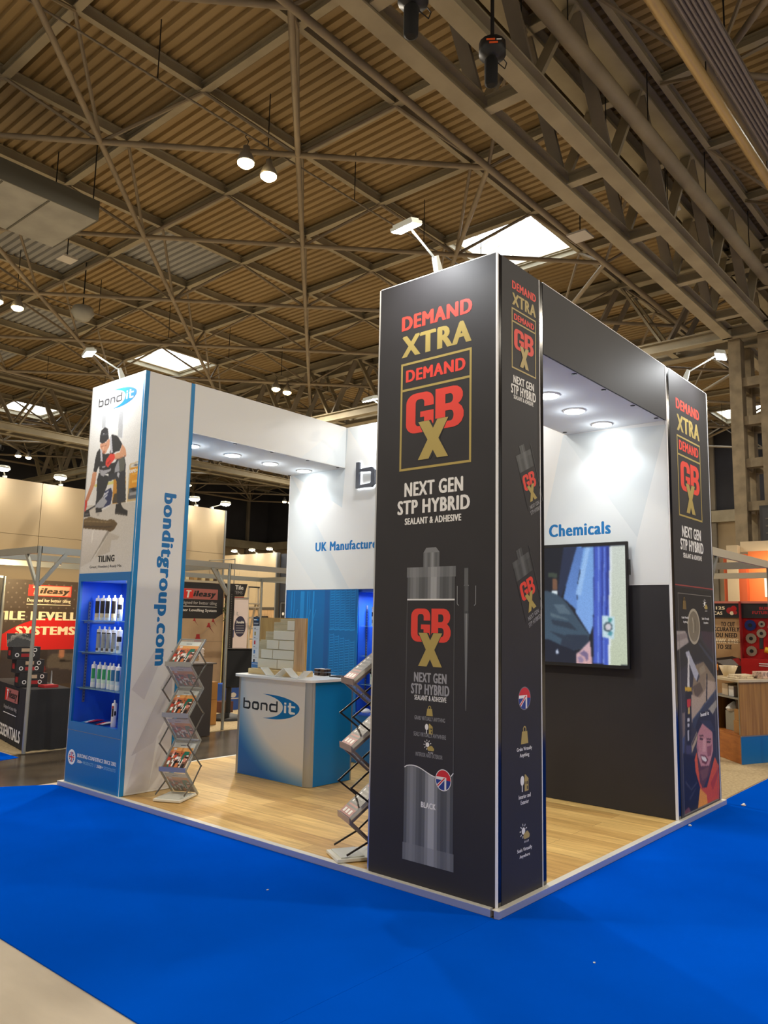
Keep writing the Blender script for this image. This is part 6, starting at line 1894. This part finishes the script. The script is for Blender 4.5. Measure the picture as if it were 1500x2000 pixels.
a.poly([(.34, 1.16), (.58, 1.20), (.74, 1.12), (.50, 1.08)], M_pgrey); a.poly([(.60, 1.20), (.70, 1.22), (.74, 1.10), (.70, 1.10)], M_clip)
a.build('poster_print', LB)
M_blade = mat('saw_blade_steel', (190, 176, 156), .35, .6)
def blade(u, v, r, m, label):
    y, z = 1.128 - u, v
    t = thing('saw_blade', label, 'saw blade', (8.78, y, z), group='saw blades on the red display')
    q = MB()
    pts = [(8.775, y + r * (1 if i % 2 else .92) * math.cos(2 * math.pi * i / 36), z + r * (1 if i % 2 else .92) * math.sin(2 * math.pi * i / 36)) for i in range(36)]
    q.prism(pts, (.008, 0, 0), m); q.build('disc', t, True)
    q = MB().tube((8.769, y, z), (8.7745, y, z), r * .35, M_dark, 16); q.build('hub_label', t, True)
    MB().tube((8.7835, y, z), (8.7995, y, z), .01, M_dark, 8).build('hook', t, True)
blade(.115, 1.72, .085, mat('blade_blue', (30, 46, 110), .4), 'dark blue saw blade at the top of the red tool board')
blade(.12, 1.52, .08, M_blade, 'steel saw blade below the dark blue one on the red tool board')
blade(.12, 1.33, .08, M_blade, 'lowest steel saw blade by the divider on the red tool board')
blade(.27, 1.60, .07, M_blade, 'steel saw blade beside the middle one on the red tool board')
blade(.28, 1.74, .05, M_blade, 'small steel saw blade high on the red tool board')
blade(.42, 1.70, .06, M_blade, 'steel saw blade farther along the red tool board, near its top')
gr = thing('angle_grinder', 'yellow and black grinder hanging on the red tool board', 'power tool', (8.7, .78, 1.4))
MB().tube((8.70, .80, 1.36), (8.72, .70, 1.33), .045, mat('tool_yellow', (222, 176, 40), .4), 12).build('body', gr, True)
MB().tube((8.72, .699, 1.33), (8.72, .48, 1.30), .05, M_dark, 12).build('grip', gr, True)
MB().tube((8.68, .84, 1.37), (8.70, .84, 1.53), .03, M_dark, 10).build('handle', gr, True)
MB().tube((8.74, .75, 1.34), (8.7995, .75, 1.34), .012, M_dark, 8).build('hook', gr, True)
bx = thing('tool_case', 'red tool case with white stripes under the grinder', 'case', (8.7, .8, 1.02))
MB().box(8.55, 8.795, .45, 1.10, .98, 1.22, M_redp).build('shell', bx, True)
MB().box(8.545, 8.55, .55, .85, 1.15, 1.165, M_pwhite).build('stripe', bx, True); MB().box(8.545, 8.55, .55, .85, 1.12, 1.132, M_pwhite).build('stripe', bx, True)
MB().box(8.55, 8.795, .45, 1.10, .003, .978, M_char).build('support_shelf', bx, True)

kc = thing('display_counter', 'oak counter with open shelves, blue kick panel and pale top on the neighbouring stand', 'counter', (6.6, .6, .003))
Ao, Bo, Co, Do = Vector((6.44, .52, 0)), Vector((7.40, .115, 0)), Vector((7.75, .75, 0)), Vector((7.0, 1.035, 0))
def slab(pts, z0, z1, m): return MB().prism([(p.x, p.y, z0) for p in pts], (0, 0, z1 - z0), m)
inn = lambda p, k: p.lerp((Ao + Bo + Co + Do) / 4, k)
d_ab, d_ad = (Bo - Ao).normalized(), (Do - Ao).normalized()
slab([Ao - d_ab * .03 - d_ad * .03, Bo + d_ab * .03 - d_ad * .02, Co + d_ab * .03 + d_ad * .03, Do - d_ab * .03 + d_ad * .03], 1.0, 1.03, mat('counter_top_pale', (206, 190, 160), .35)).build('worktop', kc, True)
slab([Ao, Bo, Bo + d_ad * .02, Ao + d_ad * .02], .345, .999, M_oakc).build('front_panel', kc, True)
slab([Ao, Bo, Bo + d_ad * .02, Ao + d_ad * .02], .003, .33, M_blue).build('kick_panel', kc, True)
slab([Ao - d_ad * .004, Bo - d_ad * .004, Bo + d_ad * .02, Ao + d_ad * .02], .331, .344, M_alud).build('edge_strip', kc, True)
slab([Ao + d_ad * .0205, Ao + d_ab * .02 + d_ad * .0205, Do + d_ab * .02, Do], .003, .33, M_oaky).build('kick_panel', kc, True)
for z in (.332, .78):
    slab([Ao + d_ad * .0205, Ao + d_ad * .0205 + d_ab * .42, Do + d_ab * .42, Do], z, z + .02, M_oaky if z < .5 else M_alud).build('shelf', kc, True)
slab([Ao + d_ad * .0205 + d_ab * .425, Ao + d_ad * .0205 + d_ab * .44, Do + d_ab * .44, Do + d_ab * .425], .003, .999, M_char).build('back_panel', kc, True)
slab([Do - d_ad * .02, Do - d_ad * .02 + d_ab * .42, Do + d_ab * .42, Do], .353, .779, M_oakc).build('side_panel', kc, True)
slab([Ao + d_ad * .021, Ao + d_ad * .021 + d_ab * .03, Ao + d_ad * .045 + d_ab * .03, Ao + d_ad * .045], .353, .999, M_alud).build('corner_post', kc, True)
def shelf_item(name, label, cat, s, d, w, dep, z0, z1, m, group=None):
    o = Ao + d_ad * s + d_ab * d
    b = slab([o, o + d_ab * dep, o + d_ab * dep + d_ad * w, o + d_ad * w], z0, z1, m).build(name, None, bevel=.003)
    tag(b, label, cat, group)
shelf_item('cardboard_carton', 'lower small cardboard carton in the open shelf of the oak counter', 'carton', .06, .05, .20, .22, .3525, .51, M_card, 'cartons in the oak counter')
shelf_item('cardboard_carton', 'upper small cardboard carton in the open shelf of the oak counter', 'carton', .06, .06, .19, .22, .5115, .65, M_card, 'cartons in the oak counter')
shelf_item('dark_carton', 'dark brown carton standing on the small cardboard cartons in the oak counter', 'carton', .06, .10, .19, .18, .6515, .765, mat('carton_brown', (74, 46, 24), .6))
shelf_item('paper_stack', 'white stack of paper on the upper shelf of the oak counter', 'paper', .24, .06, .14, .25, .801, .93, M_pwhite)
shelf_item('file_box', 'pale file box beside the paper stack in the oak counter', 'box', .40, .06, .16, .25, .801, .95, mat('file_cream', (222, 200, 170), .6))
shelf_item('plastic_crate', 'pale plastic crate on the lower shelf of the oak counter', 'crate', .32, .12, .26, .2, .3525, .60, mat('crate_grey', (150, 148, 134), .5))
bag = thing('carrier_bag', 'crumpled white plastic bag on the pale crate in the oak counter', 'bag', tuple(Ao + d_ad * .42 + d_ab * .2) [:2] + (.602,))
o = Ao + d_ad * .42 + d_ab * .2
MB().lathe([(.10, 0), (.12, .03), (.09, .07), (.05, .10), (.02, .12), (0, .12)], M_pwhite, 9, (o.x, o.y, .602), smooth=False).build('body', bag, True)
MB().path([(o.x, o.y, .71), (o.x + .02, o.y - .03, .75), (o.x + .05, o.y - .02, .71)], .006, M_pwhite, 5).build('handle', bag, True)
# on the oak counter's top
o = Ao + d_ad * .60 + d_ab * .22
bw_ = MB().lathe([(.06, 0), (.065, .012), (.12, .14), (.112, .14), (.06, .02), (0, .018)], mat('bowl_cream', (226, 204, 164), .35), 24, (o.x, o.y, 1.031)).build('bowl', None)
tag(bw_, 'cream tapered bowl on the oak counter', 'bowl')
o = Ao + d_ad * .80 + d_ab * .10
bt = thing('drink_bottle', 'orange-labelled drink bottle at the back edge of the oak counter', 'bottle', (o.x, o.y, 1.031))
MB().lathe([(.034, 0), (.036, .02), (.036, .15), (.026, .19), (.013, .22), (.013, .245)], mat('bottle_dark', (96, 60, 34), .15), 18).build('body', bt)
MB().lathe([(.0365, .07), (.0365, .15)], mat('label_orange', (228, 140, 44), .4), 18).build('label', bt)
MB().lathe([(.0145, .2455), (.0145, .265), (0, .265)], mat('cap_pale', (220, 220, 200), .4), 14).build('cap', bt)
M_news = mottled('newsprint', (222, 206, 176), (176, 158, 134), 26, .8, lo=.45, hi=.62)
for k, (s, d, z, n) in enumerate([(.16, .06, 0, 'lower pale newspaper of the first pile on the oak counter'), (.20, .12, .021, 'upper pale newspaper of the first pile on the oak counter'), (.05, .46, 0, 'bottom newspaper of the pinkish pile on the oak counter'), (.06, .47, .021, 'second newspaper of the pinkish pile on the oak counter'), (.06, .48, .042, 'third newspaper of the pinkish pile on the oak counter'), (.07, .49, .063, 'topmost newspaper of the pinkish pile on the oak counter')]):
    o = Ao + d_ad * s + d_ab * d
    b = slab([o, o + d_ab * .33, o + d_ab * .33 + d_ad * .26, o + d_ad * .26], 1.031 + z, 1.051 + z, M_news if k < 2 else mottled('newsprint_pink', (222, 190, 172), (150, 128, 118), 26, .8, lo=.45, hi=.62)).build('newspaper', None, bevel=.002)
    tag(b, n, 'newspaper', 'newspapers on the oak counter')
o = Ao + d_ad * .12 + d_ab * .86
b = slab([o, o + d_ab * .10, o + d_ab * .10 + d_ad * .2, o + d_ad * .2], 1.031, 1.07, M_redp).build('leaflet_pile', None)
tag(b, 'red and white leaflet pile at the far end of the oak counter', 'leaflets')

# ------------------------------------------------------------------ things hanging in the roof
def hoist(x, y, ztop, zb, label):
    t = thing('chain_hoist', label, 'chain hoist', (x, y, zb))
    MB().path([(x, y, ztop), (x, y, zb + .72)], .03, M_dark, 6).build('lift_chain', t, True)
    MB().lathe([(.05, .74), (.19, .66), (.19, .48), (.06, .42)], M_dark, 14, (x, y, zb)).build('motor_body', t, True)
    d = Vector((-.79, -.55, 0)).normalized(); s = Vector((.55, -.79, 0)).normalized()
    a = Art(Vector((x, y, zb + .57)) + d * .19, s, (0, 0, 1), d)
    a.rect(-.09, .03, .0, .03, mat('hoist_label_orange', (232, 96, 44), .4)); a.rect(-.05, .07, -.05, -.02, mat('hoist_label_orange', (232, 96, 44), .4)); a.rect(.05, .12, .0, .02, M_pwhite)
    a.build('rating_label', t)
    MB().lathe([(.06, 0), (.09, .02), (.095, .38), (.06, .42)], mat('chain_bag', (12, 12, 13), .8), 12, (x - .03, y, zb)).build('chain_bag', t, True)
    MB().path([(x + .19, y, zb + .62), (x + .30, y - .05, zb + .52), (x + .25, y - .05, zb + .40), (x + .12, y, zb + .45)], .008, M_dark, 5).build('cable', t, True)
hoist(4.45, 2.9, 12.5, 9.10, 'black chain hoist with orange labels hanging in front of the big truss')
hoist(2.66, 2.9, 12.5, 8.72, 'black chain hoist cut off by the top of the photo, beside the big truss')
hoist(8.6, 33.6, 10.2, 8.2, 'black chain hoist hanging far off under the second truss, nearer of two')
hoist(11.0, 33.6, 10.2, 8.6, 'black chain hoist hanging far off under the second truss, farther of two')

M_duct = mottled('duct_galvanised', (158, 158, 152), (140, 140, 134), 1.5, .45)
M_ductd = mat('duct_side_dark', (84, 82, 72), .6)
dc = thing('air_handling_duct', 'large galvanised air duct box hanging under the roof', 'air duct', (3, 14.4, 10.5))
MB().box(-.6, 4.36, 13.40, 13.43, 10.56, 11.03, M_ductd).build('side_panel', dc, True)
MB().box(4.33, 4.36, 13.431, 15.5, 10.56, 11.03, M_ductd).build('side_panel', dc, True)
MB().box(-.6, 4.329, 13.431, 15.5, 10.56, 10.60, M_duct).build('base_panel', dc, True)
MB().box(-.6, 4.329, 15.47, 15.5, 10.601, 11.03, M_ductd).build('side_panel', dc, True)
for x in (.2, 1.2, 2.2, 3.2):
    MB().box(x, x + .04, 13.45, 15.48, 10.545, 10.559, M_ductd).build('seam_rib', dc, True)
MB().lathe([(.13, 0), (.13, -.03), (.05, -.06), (0, -.06)], M_duct, 18, (2.5, 14.5, 10.559)).build('diffuser', dc, True)
MB().lathe([(.07, 0), (.07, -.03), (0, -.04)], M_pgrey, 14, (2.2, 14.2, 10.559)).build('sensor', dc, True)
for x, y in ((0, 13.5), (4.25, 13.5), (0, 15.4), (4.25, 15.4)):
    MB().tube((x, y, 11.03), (x, y, ZD), .014, M_dark, 6).build('hanger', dc, True)
def roof_panel(label, x, y, z, w, top):
    t = thing('antenna_panel', label, 'antenna', (x, y, z))
    MB().box(x - w / 2, x + w / 2, y - w / 2, y + w / 2, z, z + .05, mat('antenna_grey', (196, 192, 186), .5)).build('panel', t, True)
    MB().tube((x, y, z + .05), (x, y, top), .015, M_dark, 6).build('hanger', t, True)
roof_panel('flat white antenna panel hung near the duct box', 5.55, 17.2, 11.2, .42, ZD + .03)
roof_panel('flat white antenna panel hung on the big truss between its webs', 12.9, 3.6, 11.2, .5, 12.5)
roof_panel('flat white antenna panel beside the big truss, near the nearest rooflight', 12.9, 5.75, 11.2, .5, ZD + .03)
sc_ = thing('security_camera', 'small white camera pod hung beside the big truss', 'camera', (13.55, 4.95, 11.2))
MB().lathe([(0, -.06), (.09, -.04), (.10, .05), (.04, .08)], M_white, 16, (13.55, 4.95, 11.25)).build('pod', sc_, True)
MB().tube((13.55, 4.95, 11.32), (13.55, 4.95, 12.9), .012, M_dark, 6).build('hanger', sc_, True)
fn = thing('roof_fan', 'round pale ventilation unit hanging in the roof above the white tower', 'fan unit', (7.76, 20.4, 11.1))
MB().lathe([(0, -.25), (.22, -.22), (.36, 0), (.30, .18), (.1, .22)], M_duct, 20, (7.76, 20.4, 11.2)).build('housing', fn, True)
MB().tube((7.76, 20.4, 11.42), (7.76, 20.4, 12.9), .02, M_dark, 6).build('hanger', fn, True)

# shelf of timber sample strips on the beige wall
sh = thing('wall_shelf', 'narrow shelf of sample strips high on the beige wall, over the water levelling panel', 'shelf', (5.4, 11.4, 2.36))
MB().box(4.7, 6.7, 11.30, 11.498, 2.335, 2.36, M_alud).build('board', sh, True)
for x in (4.9, 6.5):
    MB().bar((x, 11.49, 2.25), (x, 11.33, 2.334), .02, .02, M_alud).build('bracket', sh, True)
tones = [(196, 176, 120), (120, 96, 56), (214, 200, 160), (96, 74, 44), (176, 140, 84), (60, 48, 36), (206, 186, 140), (150, 116, 66)]
for k in range(18):
    c = tones[(k * 5) % 8]
    b = MB().box(4.76 + k * .105, 4.84 + k * .105, 11.36, 11.38, 2.361, 2.50 + .012 * (k % 3), mat('strip_%d_%d_%d' % c, c, .6)).build('sample_strip', None)
    tag(b, 'timber-toned sample strip standing in the row on the high narrow shelf', 'sample', 'sample strips on the high shelf')
